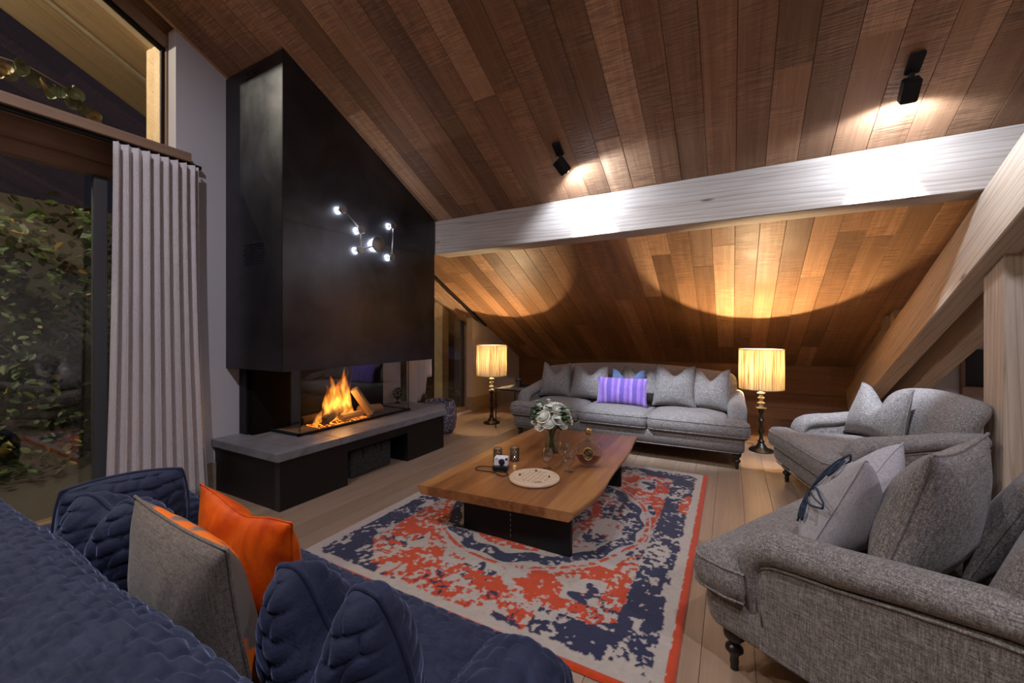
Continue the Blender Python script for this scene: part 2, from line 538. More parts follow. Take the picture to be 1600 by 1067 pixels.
t.base(t.mix(vm, t.ramp(n1, [(.3, (.15,.15,.162)), (.7, (.27,.268,.28))]), (.5,.48,.47))).set(Roughness=.38); t.bump(n1, .08, .004)
M['stone'] = t.m
M['tweed'] = m_tweed('grey_tweed', (.072,.064,.060), (.39,.35,.32), 240, c=(.195,.172,.160))
M['tweed_pipe'] = m_tweed('grey_tweed_piping', (.072,.064,.060), (.39,.35,.32), 240, c=(.195,.172,.160))
M['linen_white'] = m_tweed('off_white_linen', (.30,.28,.30), (.50,.47,.48), 300, c=(.42,.395,.41), bump=.15)
M['linen_taupe'] = m_tweed('taupe_linen', (.085,.066,.053), (.24,.195,.16), 240, c=(.165,.133,.108), bump=.2)
M['curtain'] = m_tweed('curtain_linen', (.52,.47,.465), (.80,.745,.735), 320, c=(.68,.625,.615), bump=.15)
M['navy'] = m_velvet('navy_quilted_velvet', (.030,.037,.072), (.015,.019,.042), 14, .45, (.5,.6,1.0))
t_ = M['navy'].node_tree; bs = [n for n in t_.nodes if n.type == 'BUMP'][0]; bs.inputs['Strength'].default_value = .35; bs.inputs['Distance'].default_value = .004
nz_ = [n for n in t_.nodes if n.type == 'TEX_NOISE' and n.inputs['Scale'].default_value > 600][0]; nz_.inputs['Scale'].default_value = 1.0
mp_ = t_.nodes.new('ShaderNodeMapping'); tc_ = t_.nodes.new('ShaderNodeTexCoord'); mp_.inputs['Scale'].default_value = (40, 130, 130); t_.links.new(tc_.outputs['Object'], mp_.inputs['Vector']); t_.links.new(mp_.outputs['Vector'], nz_.inputs['Vector'])
M['navy_pipe'] = m_velvet('navy_piping', (.030,.037,.072), (.015,.019,.042), 14, .45, (.5,.6,1.0))
M['orange'] = m_velvet('orange_velvet', (.80,.115,.003), (.42,.032,.001), 9, .25, (1,.45,.08), .6)
M['bluevelvet'] = m_velvet('slate_blue_velvet', (.10,.14,.25), (.05,.07,.14), 10, .6, (.7,.8,1))
M['darkwood'] = m_plain('dark_turned_wood', (.018,.012,.009), .28)
M['bronze'] = m_plain('dark_bronze', (.03,.026,.02), .38, .8)
M['silver'] = m_plain('aged_silver', (.62,.57,.46), .3, .9)
M['gold'] = m_plain('antique_gold', (.62,.45,.18), .3, 1)
M['chrome'] = m_plain('brushed_nickel', (.27,.25,.24), .42, 1)
M['glass'] = m_glass('window_glass', (.90,.92,.91), 1.5, 3.0)
M['fireglass'] = m_glass('fire_glass', (.96,.96,.96), 1.5, .85)
M['clear'] = m_glass('clear_glass', (.972,.976,.98), 1.6, 2.4, .02)
M['vaseglass'] = m_glass('vase_glass', (.93,.96,.93), 1.5, 1.5)
# striped lilac cushion
t = NT('lilac_striped_velvet'); sx = t.node('ShaderNodeSeparateXYZ'); t.link(t.coords(), sx.inputs[0])
ph = t.math('ADD', t.math('MULTIPLY', sx.outputs['X'], 6.5), t.math('MULTIPLY', t.noise(t.coords(), 5, 3), .25))
fr = t.math('FRACT', ph); s1 = t.ramp(fr, [(0, (.13,.075,.36)), (.33, (.13,.075,.36)), (.37, (.33,.17,.50)), (.55, (.33,.17,.50)), (.6, (.20,.10,.42)), (.78, (.20,.10,.42)), (.82, (.40,.23,.55)), (1, (.40,.23,.55))])
t.base(t.mix(t.noise(t.coords(), 18, 3), s1, t.mix(.5, s1, (.1,.05,.3)))).set(Roughness=.8, Sheen_Weight=.5); M['lilac'] = t.m
# grey cushion with orange printed front: the local +y face is patterned
t = NT('orange_patch_print'); v = t.coords((1,1,1)); nn = t.noise(v, 5.5, 2, .5, .3)
t.base(t.mix(t.ramp(nn, [(.47, (0,0,0)), (.5, (1,1,1))]), (.20,.17,.145), (.95,.20,.008))).set(Roughness=.8); M['patch'] = t.m

print('materials ok')
# ================================================================== STRUCTURE
XR, YF = 6.2, -4.0          # right wall, wall behind the camera
# ---- floor with boards
floor = struct(MB().box(-4.6, XR+.2, YF-.2, KNEE+.2, -.12, -.018).build('floor', M['ceilback']), 'pale oak plank floor')
cache = {}
def board(name, parent, w, L, th, mat, loc, rot=(0,0,0), along='Y', bev=.0015):
    key = (name, round(w, 3), round(L, 3), th, along)
    if key not in cache:
        mb = MB()
        if along == 'Y': mb.box(-w/2, w/2, -L/2, L/2, -th/2, th/2)
        elif along == 'X': mb.box(-L/2, L/2, -th/2, th/2, -w/2, w/2)
        cache[key] = mb.mesh(name, bevel=bev, bseg=1); cache[key].materials.append(mat)
    return link(name, cache[key], None, parent, loc, rot)
BW = .205
nb = int((XR+4.45)/BW)
for i in range(nb):
    x = -4.42 + BW*(i+.5)
    y = -2.6 - (i*0.73 % 2.2)
    while y < KNEE:
        L = 2.2 if (i*7+int(y*3)) % 3 else 2.6
        y1 = min(y+L, KNEE+.02)
        if y1 > -2.5 and y1-y > .05:
            board('floor_board', floor, BW-.0015, round(y1-y-.0015, 2), .018, M['floor'], (x, (y+y1)/2, -.009), bev=.001)
        y = y1
# ---- ceiling slope over the room with sawn oak planks
ceil = struct(MB().prism_x([(RIDGE, ceil_z(RIDGE)+.022), (KNEE+.2, ceil_z(KNEE+.2)+.022), (KNEE+.2, ceil_z(KNEE+.2)+.2), (RIDGE, ceil_z(RIDGE)+.2)], WALL-.02, XR+.1).build('ceiling', M['ceilback']), 'sloping ceiling of sawn oak planks')
PWD = .213
CS, SN = math.cos(SL_ANG), math.sin(SL_ANG)
SLEN = (KNEE-RIDGE)/CS
k0 = int(math.floor((WALL-.036)/PWD))
kk = k0
rp = random.Random(11)
while .036+PWD*kk < XR:
    xa = max(WALL, .036+PWD*kk); xb = min(XR, .036+PWD*(kk+1)); kk += 1
    if xb-xa < .02: continue
    s = -rp.random()*4.0
    while s < SLEN:
        L = rp.choice([2.6, 3.4, 4.2, 5.0]); s1 = min(s+L, SLEN); s0 = max(s, 0)
        if s1-s0 > .08:
            sm = (s0+s1)/2; y = RIDGE+sm*CS; z = ceil_z(RIDGE)-sm*SN
            dz = rp.uniform(-.0015, .0015)
            board('ceiling_plank', ceil, round(xb-xa-.003, 3), round(s1-s0-.003, 2), .02, M['ceil'],
                  ((xa+xb)/2, y+SN*(.010+dz), z+CS*(.010+dz)), (-SL_ANG, 0, 0))
        s = s1
struct(MB().prism_x([(RIDGE, ceil_z(RIDGE)), (YF-.2, ceil_z(YF-.2)), (YF-.2, ceil_z(YF-.2)+.15), (RIDGE, ceil_z(RIDGE)+.2)], WALL-.02, XR+.1).build('ceiling_slope', M['ceil']), 'second slope of the ceiling beyond the ridge')
# ---- knee wall of horizontal boards
kw = struct(MB().box(WALL-.2, XR+.1, KNEE+.02, KNEE+.16, -.1, 1.0).build('wall_back', M['ceilback']), 'low oak boarded wall under the eaves')
zb = 0.0
for hgt in (.19, .235, .235, .235):
    x = WALL
    j = int(zb*10)
    while x < XR:
        L = 3.1 if (j % 2) else 2.3
        if x == WALL and (j % 2): L = 1.6
        x1 = min(x+L, XR)
        board('wall_board', kw, hgt-.003, round(x1-x-.003, 2), .02, M['knee'], ((x+x1)/2, KNEE+.01, zb+hgt/2), along='X')
        x = x1; j += 1
    zb += hgt
# ---- gable wall (white plaster) with window openings
mb = MB()
def slab_yz(y0, y1, z0, x0, x1, zt=None):
    top = [(y1, ceil_z(y1)+.03), (y0, ceil_z(y0)+.03)] if zt is None else [(y1, zt), (y0, zt)]
    mb.prism_x([(y0, z0), (y1, z0)] + top, x0, x1)
slab_yz(1.61, 4.20, -.05, WALL-.13, WALL)
slab_yz(1.70, 4.20, -.05, WALL-.35, WALL-.13)
slab_yz(5.98, KNEE+.1, -.05, WALL-.13, WALL)
slab_yz(6.24, KNEE+.1, -.05, WALL-.35, WALL-.13)
mb.box(WALL-.35, WALL-.0, 4.20, 5.98, -.05, .02)
struct(mb.build('wall_left', M['white']), 'white plastered gable wall')
struct(MB().box(WALL-.3, XR+.2, YF-.15, YF, -.05, ceil_z(YF)+.1).build('wall_front', M['knee']))
mb = MB(); mb.prism_x([(YF, -.05), (KNEE+.1, -.05), (KNEE+.1, ceil_z(KNEE)), (RIDGE, ceil_z(RIDGE)+.1), (YF, ceil_z(YF)+.1)], XR, XR+.15)
struct(mb.build('wall_right', M['white']))
bb = MB(); bb.box(WALL, WALL+.022, 1.61, 1.90, 0, .25)
struct(bb.build('baseboard_left', M['skirt'], bevel=.002))
bb = MB(); bb.box(WALL-.13, WALL+.022, 5.965, KNEE, 0, .25)
struct(bb.build('baseboard_right', M['skirt'], bevel=.002))
# ---- big window, gable light above and pelmet
GX = WALL-.20
win = struct(thing('window_1', 'tall timber-framed glazed door with a sloping gable light above', None), None)
def fbar(name, x0, x1, y0, y1, z0, z1, mat, parent, bev=.003):
    cx, cy, cz = (x0+x1)/2, (y0+y1)/2, (z0+z1)/2
    return MB().box(x0-cx, x1-cx, y0-cy, y1-cy, z0-cz, z1-cz).build(name, mat, parent, bevel=bev, loc=(cx, cy, cz))
fbar('frame_jamb', GX-.06, GX+.05, 1.605, 1.70, 0, 3.96, M['frameZ'], win)
fbar('frame_head', GX-.06, GX+.06, -3.9, 1.61, 2.70, 2.86, M['frame'], win)
fbar('frame_head', GX-.07, GX+.02, -3.9, 1.61, 2.60, 2.70, M['frame'], win)
fbar('frame_sill', GX-.06, GX+.06, -3.9, 1.61, -.01, .05, M['frame'], win)
fbar('upper_sill', GX-.06, GX+.10, -3.9, 1.61, 2.86, 2.955, M['frame'], win)
L = (1.62+3.9)/CS
for dz, th, wd, m_ in ((-.045, .09, .11, M['frame']), (-.105, .03, .05, M['matte'])):
    o = MB().box(-wd/2, wd/2, -L/2, L/2, -th/2, th/2).build('sloping_head', m_, win, bevel=.003, loc=(GX, (1.62-3.9)/2, 0))
    o.rotation_euler = (-SL_ANG, 0, 0); o.location.z = .878+SLOPE*(KNEE-(1.62-3.9)/2)+dz
    if True: pass
fbar('door_stile', GX-.035, GX+.025, 1.17, 1.245, .05, 2.6, m_plain('grey_door_stile', (.12,.12,.125), .4, .3), win)
fbar('door_stile', GX-.035, GX+.025, -.95, -.87, .05, 2.6, bpy.data.materials['grey_door_stile'], win)
fbar('gasket', GX-.012, GX+.012, 1.585, 1.606, 2.95, 3.9, M['matte'], win, 0)
fbar('pane', GX-.004, GX+.004, -3.9, 1.17, .05, 2.6, M['glass'], win, 0)
fbar('pane', GX-.044, GX-.036, 1.2, 1.61, .05, 2.6, M['glass'], win, 0)
p = MB().prism_x([(-3.9, 2.95), (1.60, 2.95), (1.60, ceil_z(1.60)-.08), (RIDGE, ceil_z(RIDGE)-.08), (-3.9, ceil_z(-3.9)-.08)], GX-.004, GX+.004).build('pane', M['glass'], win)
pel = struct(fbar('trim_1', WALL-.09, WALL+.075, -3.9, 1.69, 2.83, 2.905, M['frame'], None), 'timber pelmet board above the glazed door')
rail = fbar('curtain_rail', WALL+.02, WALL+.05, -3.9, 1.775, 2.80, 2.829, M['matte'], None, .002)
tag(rail, 'black straight curtain rail under the timber pelmet', 'curtain rail')
# ---- far window with sloping head
w2 = struct(thing('window_2', 'tall narrow window with sloping head beside the fireplace', None), None)
fbar('frame_jamb', GX-.05, GX+.05, 6.09, 6.24, .0, 1.75, M['frameZ'], w2)
fbar('frame_jamb', GX-.05, GX+.05, 4.20, 4.30, .0, 2.62, M['frameZ'], w2)
fbar('frame_sill', GX-.05, GX+.12, 4.20, 6.24, .0, .075, M['frame'], w2)
fbar('door_stile', GX-.03, GX+.02, 5.92, 5.98, .075, 1.72, bpy.data.materials['grey_door_stile'], w2)
Lw = 2.06/CS
o = MB().box(-.06, .06, -Lw/2, Lw/2, -.07, .07).build('sloping_head', M['frame'], w2, bevel=.003, loc=(GX, 5.21, ceil_z(5.21)-.09)); o.rotation_euler = (-SL_ANG, 0, 0)
o = MB().box(-.10, .02, -Lw/2, Lw/2, -.02, .02).build('head_lining', M['frame'], w2, bevel=.003, loc=(WALL-.02, 5.11, ceil_z(5.11)-.07)); o.rotation_euler = (-SL_ANG, 0, 0)
MB().prism_x([(4.25, .07), (6.12, .07), (6.12, ceil_z(6.12)-.12), (4.25, ceil_z(4.25)-.12)], GX-.004, GX+.004).build('pane', M['glass'], w2)
Lr = 2.3/CS
r2 = MB().box(-.014, .014, -Lr/2, Lr/2, -.012, .012).build('curtain_rail', M['matte'], None, bevel=.002, loc=(WALL+.04, 6.38-1.15, ceil_z(6.38-1.15)-.035), rot=(-SL_ANG, 0, 0))
tag(r2, 'black sloping curtain rail close under the oak ceiling', 'curtain rail')

# ---- beam, rafters, post
bm_ = fbar('roof_beam', -3.22, XR, 3.917, 4.185, 2.37, 2.775, M['pine'], None, .006)
struct(bm_, 'pale brushed pine beam running across the room under the ceiling')
ob = bm_.data
# top of the beam follows the roof
for vtx in ob.vertices:
    if vtx.co.z > .1: vtx.co.z = min(vtx.co.z, ceil_z(vtx.co.y+bm_.location.y)-bm_.location.z+.004)
def rafter(name, x0, x1, label, y0=.2, y1=7.55, d0=.41, d1=.857):
    ym = (y0+y1)/2; L = (y1-y0)/CS; dm = (d0+d1)/2; th = (d1-d0)*CS
    o = MB().box(-(x1-x0)/2, (x1-x0)/2, -L/2, L/2, -th/2, th/2).build(name, M['pineY'], None, bevel=.006, loc=((x0+x1)/2, ym, ceil_z(ym)-dm), rot=(-SL_ANG, 0, 0))
    return struct(o, label)
rafter('roof_rafter', 1.50, 1.664, 'pale pine rafter sloping down beside the grey armchair')
rafter('roof_rafter', 1.82, 1.984, 'second pine rafter behind the timber post')
struct(fbar('timber_post', 1.592, 1.89, 3.907, 4.157, 0, 2.42, M['pineZ'], None, .005), 'square pine post carrying the rafters')
struct(fbar('timber_block', 1.60, 1.80, 6.25, 6.45, 1.0, 1.60, M['pineZ'], None, .004), 'short pine post between rafter and ceiling')
o = MB().box(-.08, .08, -1.0, 1.0, -.1, .1).build('roof_batten', M['pineY'], None, bevel=.004, loc=(1.715, 7.0, ceil_z(7.0)-.12), rot=(-SL_ANG, 0, 0)); struct(o, 'pine batten between rafter and ceiling')
# ---- space beyond the rafters
mb = MB(); mb.prism_x([(7.0, 0), (7.1, 0), (7.1, ceil_z(7.1)+.02), (7.0, ceil_z(7.0)+.02)], 2.2, XR)
struct(mb.build('wall_alcove', M['white']), 'white wall beyond the rafters')
w3 = struct(thing('window_3', 'small timber framed window beyond the rafters', None), None)
fbar('frame_jamb', 2.475, 2.51, 6.95, 7.0, .66, 1.2, M['frameZ'], w3)
fbar('frame_sill', 2.475, 3.6, 6.93, 7.0, .62, .75, M['frame'], w3)
fbar('pane', 2.51, 3.6, 6.985, 6.992, .75, 1.2, m_plain('dark_window_pane', (.03,.03,.033), .08), w3, 0)

# ================================================================== OUTSIDE
gr = MB().box(-20, WALL-.35, -12, 18, -.3, -.06).build('garden_ground', m_plain('dark_soil', (.05,.045,.03), .95)); struct(gr, 'dark ground of the garden at night')
eav = struct(MB().prism_x([(-6, ceil_z(RIDGE)-2.2), (RIDGE, ceil_z(RIDGE)+.16), (8.8, ceil_z(8.8)+.16), (8.8, ceil_z(8.8)+.3), (RIDGE, ceil_z(RIDGE)+.3), (-6, ceil_z(RIDGE)-2.0)], -5.56, WALL-.02).build('roof_eaves', M['soffit']), 'boarded pine eaves outside the gable window')
Le = (8.6-RIDGE)/CS; ym = (8.6+RIDGE)/2
for x0, x1, th in ((-5.54, -5.02, .17), (-4.95, -4.50, .15), (-4.42, -4.26, .12)):
    MB().box(-(x1-x0)/2, (x1-x0)/2, -Le/2, Le/2, -th/2, th/2).build('soffit_board', M['soffit'], eav, bevel=.004, loc=((x0+x1)/2, ym, ceil_z(ym)+.16-th/2*1.11), rot=(-SL_ANG, 0, 0))
palem = m_wood('painted_lit_gap', (.72,.60,.43), (.80,.69,.52), (.85,.75,.6), 'Y', 8, rough=.6)  # added strips, painted pale to stand in for brightly lit gaps in the soffit
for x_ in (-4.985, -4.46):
    MB().box(-.034, .034, -Le/2, Le/2, -.02, .02).build('soffit_lit_strip', palem, eav, loc=(x_, ym, ceil_z(ym)+.005), rot=(-SL_ANG, 0, 0))
struct(fbar('outer_reveal', GX-.32, GX-.062, 1.60, 1.69, 2.8, 3.98, M['soffit'], None), 'pine lining of the window reveal outside')
struct(fbar('outer_post', -4.62, -4.44, 5.62, 5.80, -.06, 2.2, M['soffit'], None), 'outdoor timber post beyond the narrow window')
# garden lamps under the eaves
def outdoor_lamp(loc, label, w, target):
    root = thing('outdoor_lamp', label, 'lamp', loc, 0, 'lamps under the eaves')
    MB().lathe([(.0, 0), (.05, 0), (.05, -.09), (.04, -.09), (.04, -.02), (0, -.02)], 16).build('housing', M['matte'], root)
    l = bpy.data.lights.new('outdoor_bulb', 'POINT'); l.energy = w; l.color = (1, .86, .66); l.shadow_soft_size = .03
    lo = bpy.data.objects.new('outdoor_bulb_offscreen', l); COL.objects.link(lo); lo.parent = root; lo.location = (0, 0, -.11)
    return root
outdoor_lamp((-5.25, -.35, ceil_z(-.35)+.02), 'small black downlight under the eaves outside', 160, None)
# foliage
def leaves_mb(n, fn, size, seed):
    r = np.random.default_rng(seed); mb = MB()
    for i in range(n):
        p = Vector(fn(r)); s = size*r.uniform(.55, 1.25)
        e = Euler((r.uniform(-1.2, 1.2), r.uniform(-1.2, 1.2), r.uniform(0, 6.28)))
        Mx = Matrix.Translation(p) @ e.to_matrix().to_4x4()
        pts = [(0,-s,0), (.55*s,-.35*s,.12*s), (.5*s,.35*s,.12*s), (0,s,0), (-.5*s,.35*s,.12*s), (-.55*s,-.35*s,.12*s)]
        mb.add([Mx @ Vector(q) for q in pts], [(0,1,2,3), (0,3,4,5)])
    return mb
t = NT('vine_leaves'); pi_ = t.node('ShaderNodeNewGeometry')
nz = t.noise(t.coords(), 3.5, 2); rz_ = pi_.outputs['Random Per Island']
t.base(t.mix(t.ramp(rz_, [(.95, (0,0,0)), (.96, (1,1,1))]), t.ramp(rz_, [(0, (.02,.038,.010)), (.5, (.045,.085,.016)), (.95, (.09,.13,.03))]), (.30,.21,.03))).set(Roughness=.55)
M['leaf'] = t.m
def hedge_pt(r):
    y = r.uniform(-3.5, 4.2); z = r.uniform(0, 2.75)
    x = -6.4 - .5*r.random() + .45*math.sin(y*2.1+z*1.7) + .25*math.sin(y*5+1) + .35*max(0, 1-z)
    return (x, y, z)
h = leaves_mb(8500, hedge_pt, .058, 5).build('ivy_hedge', M['leaf']); tag(h, 'dense green climbing vine outside the glazed door', 'hedge', kind='stuff')
h = MB().box(-8, -7.3, -5, 9, -.1, 3.0).build('garden_bank', m_plain('earth_bank', (.05,.045,.03), 1)); struct(h, 'dark bank behind the vine')
def low_pt(r):
    return (-5.2+r.normal()*.25, 5.6+r.normal()*.5, .05+abs(r.normal())*.16)
h = leaves_mb(260, low_pt, .05, 8).build('ground_cover', M['leaf']); tag(h, 'low leafy ground cover outside the narrow window', 'plant', kind='stuff')
br = thing('leafy_branch', 'bare twig with round autumn leaves hanging behind the gable light', 'branch', (-4.85, .55, 3.36))
pts = [(0, -.25, -.02), (0, 0, .03), (-.02, .22, .12), (0, .42, .13), (.02, .62, .06), (.03, .78, -.06)]
MB().tube(pts, [.012,.010,.009,.008,.006,.004], 6).build('twig', m_plain('bark', (.12,.08,.05), .9), br, smooth=True)
lm = MB().grid(lambda u, v: (math.sin(PI*v)**.7*(u-.5)*.11, (v)*.12, .014*math.cos((u-.5)*5)*1 - .02*v*v), 7, 8).mesh('leaf', True); lm.materials.append(M['leaf'])
lcol = [m_plain('leaf_green', (.05,.085,.035), .6), m_plain('leaf_pale', (.10,.14,.06), .6), m_plain('leaf_yellow', (.22,.14,.03), .6)]
lms = []
for m_ in lcol:
    q = lm.copy(); q.materials.clear(); q.materials.append(m_); lms.append(q)
rr_ = random.Random(3)
for i in range(30):
    k = rr_.random(); j = min(4, int(k*5)); f_ = k*5-j
    p = Vector(pts[j])*(1-f_)+Vector(pts[j+1])*f_
    link('leaf', lms[rr_.choice([0,0,1,1,1,2])], None, br, p+Vector((rr_.uniform(-.04,.04), rr_.uniform(-.04,.04), rr_.uniform(-.09,.05))), (rr_.uniform(-1.9,-1.1), rr_.uniform(-.5,.5), rr_.uniform(-.9,.9)+PI/2))
print('structure ok')
# ================================================================== CEILING SPOTS
def make_spot(x, y, label, watts, col, aim, size=164, yawdeg=0, blend=.35, core=True, off=False):
    """black ceiling spot: mounting plate along the slope, hinged square head"""
    z = ceil_z(y)
    tilt = -SL_ANG if y > RIDGE else SL_ANG
    root = thing('ceiling_spotlight', label, 'spotlight', (x, y, z), 0, 'black spotlights on the oak ceiling')
    pl = MB().box(-.035, .035, -.065, .065, -.028, .002).build('mounting_plate', M['matte'], root, bevel=.003, rot=(tilt, 0, 0))
    MB().tube([(0, .04, -.02), (0, .06, -.09)], .016, 10).build('hinge', M['matte'], root)
    head = Vector((0, .075, -.128)); dv = Vector(aim).normalized()
    q = dv.to_track_quat('-Z', 'Y')
    hd = MB().box(-.042, .042, -.042, .042, -.075, .06).build('head', M['matte'], root, bevel=.006, loc=head)
    hd.rotation_mode = 'QUATERNION'; hd.rotation_quaternion = q
    MB().lathe([(0, -.0765), (.03, -.0765), (.03, -.074), (0, -.074)], 20).build('lens', m_emit('spot_lens', (.9,.94,1), 25), hd)
    l = bpy.data.lights.new('spot_light', 'SPOT'); l.energy = watts; l.color = col; l.spot_size = R(size); l.spot_blend = blend; l.shadow_soft_size = .035
    lo = bpy.data.objects.new('spot_light_offscreen' if off else 'spot_light', l); COL.objects.link(lo); lo.parent = root
    lo.location = head + dv*.085; lo.rotation_mode = 'QUATERNION'; lo.rotation_quaternion = q
    if core:
        l = bpy.data.lights.new('spot_core', 'SPOT'); l.energy = CORE_W; l.color = col; l.spot_size = R(42); l.spot_blend = .6; l.shadow_soft_size = .03
        lo = bpy.data.objects.new('spot_core_offscreen' if off else 'spot_core', l); COL.objects.link(lo); lo.parent = root
        lo.location = head + dv*.085; lo.rotation_mode = 'QUATERNION'; lo.rotation_quaternion = Vector((dv.x*.4, .60, -.80)).to_track_quat('-Z', 'Y')
    return root
AIM = (0, .70, -.71)
make_spot(-1.354, 3.36, 'small black ceiling spotlight between the fireplace hood and the middle of the beam', SPOT_W*1.25, SPOT_COL, (.42, .60, -.68))
make_spot(.987, 3.34, 'black ceiling spotlight above the beam near the pine rafter', SPOT_W*1.1, SPOT_COL, AIM)
make_spot(3.33, 3.34, 'black ceiling spotlight beyond the pine rafters', SPOT_W, SPOT_COL, AIM, off=True)
for x_, y_, lb in ((-2.2, -.35, 'black ceiling spotlight over the navy sofa'), (.9, -.35, 'black ceiling spotlight over the open floor behind the armchairs'), (3.4, -.35, 'black ceiling spotlight high up beyond the rafters'), ):
    make_spot(x_, y_, lb, DOWN_W, DOWN_COL, (0, .25, -.97), 140, 0, .8, False, True)

# ================================================================== FIREPLACE
fp = thing('fireplace', 'black steel fireplace with sloping hood, glass firebox and grey stone hearth', 'fireplace', (-3.6, 2.9, 0))
def fpart(name, mb, mat, par=None, **kw):
    o = mb.build(name, mat, par or fp, **kw)
    if (par or fp) is fp: o.location = (3.6, -2.9, 0)
    return o
HX, HY0, HY1, HZ = -3.204, 1.988, 3.898, 1.08
hood = fpart('hood', MB().prism_x([(HY0+.03, HZ), (HY1, HZ), (HY1, ceil_z(HY1)), (HY0+.03, ceil_z(HY0+.03))], WALL, HX), M['steel'])
zs = 2.33
fpart('front_panel', MB().prism_x([(HY0+.001, HZ+.001), (HY1-.001, HZ+.001), (HY1-.001, zs-.0015), (HY0+.001, zs-.0015)], HX, HX+.004), M['steel'])
fpart('front_panel', MB().prism_x([(HY0+.001, zs+.0015), (HY1-.001, zs+.0015), (HY1-.001, ceil_z(HY1)-.002), (HY0+.001, ceil_z(HY0)-.002)], HX, HX+.004), M['steel'])
# side sheet of the hood: open slots in front of a hollow
ZT = ceil_z(HY0+.03)
V1 = (-3.77, -3.43, 1.975, 2.165); V2 = (-3.735, -3.525, 3.585, 3.665)
g = MB(); ya, yb = HY0, HY0+.003
for xa, xb, za, zb_ in ((WALL, HX, HZ, V1[2]), (WALL, V1[0], V1[2], V1[3]), (V1[1], HX, V1[2], V1[3]), (WALL, HX, V1[3], V2[2]), (WALL, V2[0], V2[2], V2[3]), (V2[1], HX, V2[2], V2[3]), (WALL, HX, V2[3], ZT)):
    g.box(xa, xb, ya, yb, za, zb_)
g.box(HX-.003, HX, ya, HY0+.031, HZ, ZT); g.box(WALL, HX, ya, HY0+.031, HZ, HZ+.003)
fpart('side_panel', g, M['steel'])
def vent(V, rows, cols, sw, sh, px):
    g = MB(); pz = (V[3]-V[2])/rows
    for r_ in range(rows):
        za = V[2]+pz*r_; zm = za+pz-sh
        g.box(V[0], V[1], ya, yb, za, zm)
        x = V[0]+.012+(px/2 if r_ % 2 else 0); last = V[0]
        while x+sw < V[1]-.004:
            g.box(last, x, ya, yb, zm, za+pz); last = x+sw; x += px
        g.box(last, V[1], ya, yb, zm, za+pz)
    fpart('vent_grille', g, M['steel'])
vent(V1, 9, 6, .036, .0095, .05)
vent(V2, 3, 4, .033, .011, .046)
# plinth with niche
g = MB().box(WALL, -3.092, 1.90, 2.535, 0, .394).box(WALL, -3.092, 3.316, 3.94, 0, .394).box(WALL, -3.092, 2.535, 3.316, .31, .394).box(WALL, -3.85, 2.535, 3.316, 0, .31)
fpart('plinth', g, M['plinth'])
fpart('plinth_corner', MB().box(-3.15, -3.089, 1.897, 1.90, 0, .394), m_plain('bare_steel_edge', (.05,.047,.045), .4, .5))
# hearth of three stone slabs
z0, z1 = .394, .458
fpart('hearth_slab', MB().prism_z([(WALL, 1.868), (-3.072, 1.868), (-3.072, 2.448), (WALL, 2.448)], z0, z1), M['stone'], bevel=.004)
fpart('hearth_slab', MB().prism_z([(WALL, 2.45), (-3.072, 2.45), (-3.072, 3.698), (WALL, 3.698)], z0, z1), M['stone'], bevel=.004)
fpart('hearth_slab', MB().prism_z([(WALL, 3.70), (-3.072, 3.70), (-3.072, 3.97), (-3.30, 4.19), (WALL, 4.19)], z0, z1), M['stone'], bevel=.004)
# firebox
fpart('firebox_back', MB().box(WALL+.001, -3.86, 2.12, 3.70, z1, HZ), m_plain('sooty_firebrick', (.008,.0075,.007), .9, 0, Specular_IOR_Level=.04))
fpart('firebox_pillar', MB().box(WALL+.001, -3.93, 2.10, 2.30, z1, HZ), M['matte'], bevel=.003)
fpart('firebox_floor', MB().box(-3.86, -3.47, 2.33, 3.69, z1, z1+.012), m_plain('ash_grey_firebed', (.16,.145,.13), .95))
rim = MB().box(-3.46, -3.435, 2.285, 3.73, z1, z1+.022).box(-3.93, -3.435, 2.285, 2.31, z1, z1+.022).box(-3.86, -3.435, 3.705, 3.73, z1, z1+.022)
fpart('glass_rim', rim, M['matte'])
fpart('glass_pane', MB().box(-3.456, -3.450, 2.31, 3.705, z1+.02, HZ), M['fireglass'])
fpart('glass_pane', MB().box(-3.93, -3.456, 2.30, 2.306, z1+.02, HZ), M['fireglass'])
fpart('glass_pane', MB().box(-3.86, -3.456, 3.709, 3.715, z1+.02, HZ), M['fireglass'])
for yy_ in (2.300, 3.708): fpart('corner_trim', MB().box(-3.452, -3.446, yy_, yy_+.008, z1+.02, HZ), m_plain('glass_corner', (.10,.10,.105), .3, .5))
# burning logs
barkm = m_wood('split_log', (.30,.19,.10), (.42,.28,.16), (.5,.36,.22), 'Y', 20, rough=.8)
charm = m_wood('charred_log', (.015,.012,.01), (.06,.045,.035), (.20,.14,.09), 'Y', 10, rough=.95)
def log(label, p0, p1, r, mat, seed):
    p0 = Vector(p0); p1 = Vector(p1); L = (p1-p0).length; rr = random.Random(seed)
    poly = [(r*math.cos(a)*(1+rr.uniform(-.12, .12)), r*math.sin(a)*.85*(1+rr.uniform(-.12, .12))) for a in [0, .9, 1.9, 2.9, 3.7, 4.6, 5.5]]
    mb = MB(); n = len(poly)
    vs = [(a, -L/2, b) for a, b in poly]+[(a*.94, L/2, b*.97) for a, b in poly]
    mb.add(vs, [tuple(range(n)), tuple(range(n, 2*n))[::-1]]+[(i, n+i, n+(i+1) % n, (i+1) % n) for i in range(n)])
    o = mb.build('log', mat, None, bevel=.005, loc=(p0+p1)/2)
    o.rotation_mode = 'QUATERNION'; o.rotation_quaternion = (p1-p0).to_track_quat('Y', 'Z')
    return tag(o, label, 'log', 'logs in the firebox')
zf = z1+.012
log('pale split log leaning upright beside the flames', (-3.53, 3.20, zf+.03), (-3.60, 3.03, zf+.32), .058, barkm, 1)
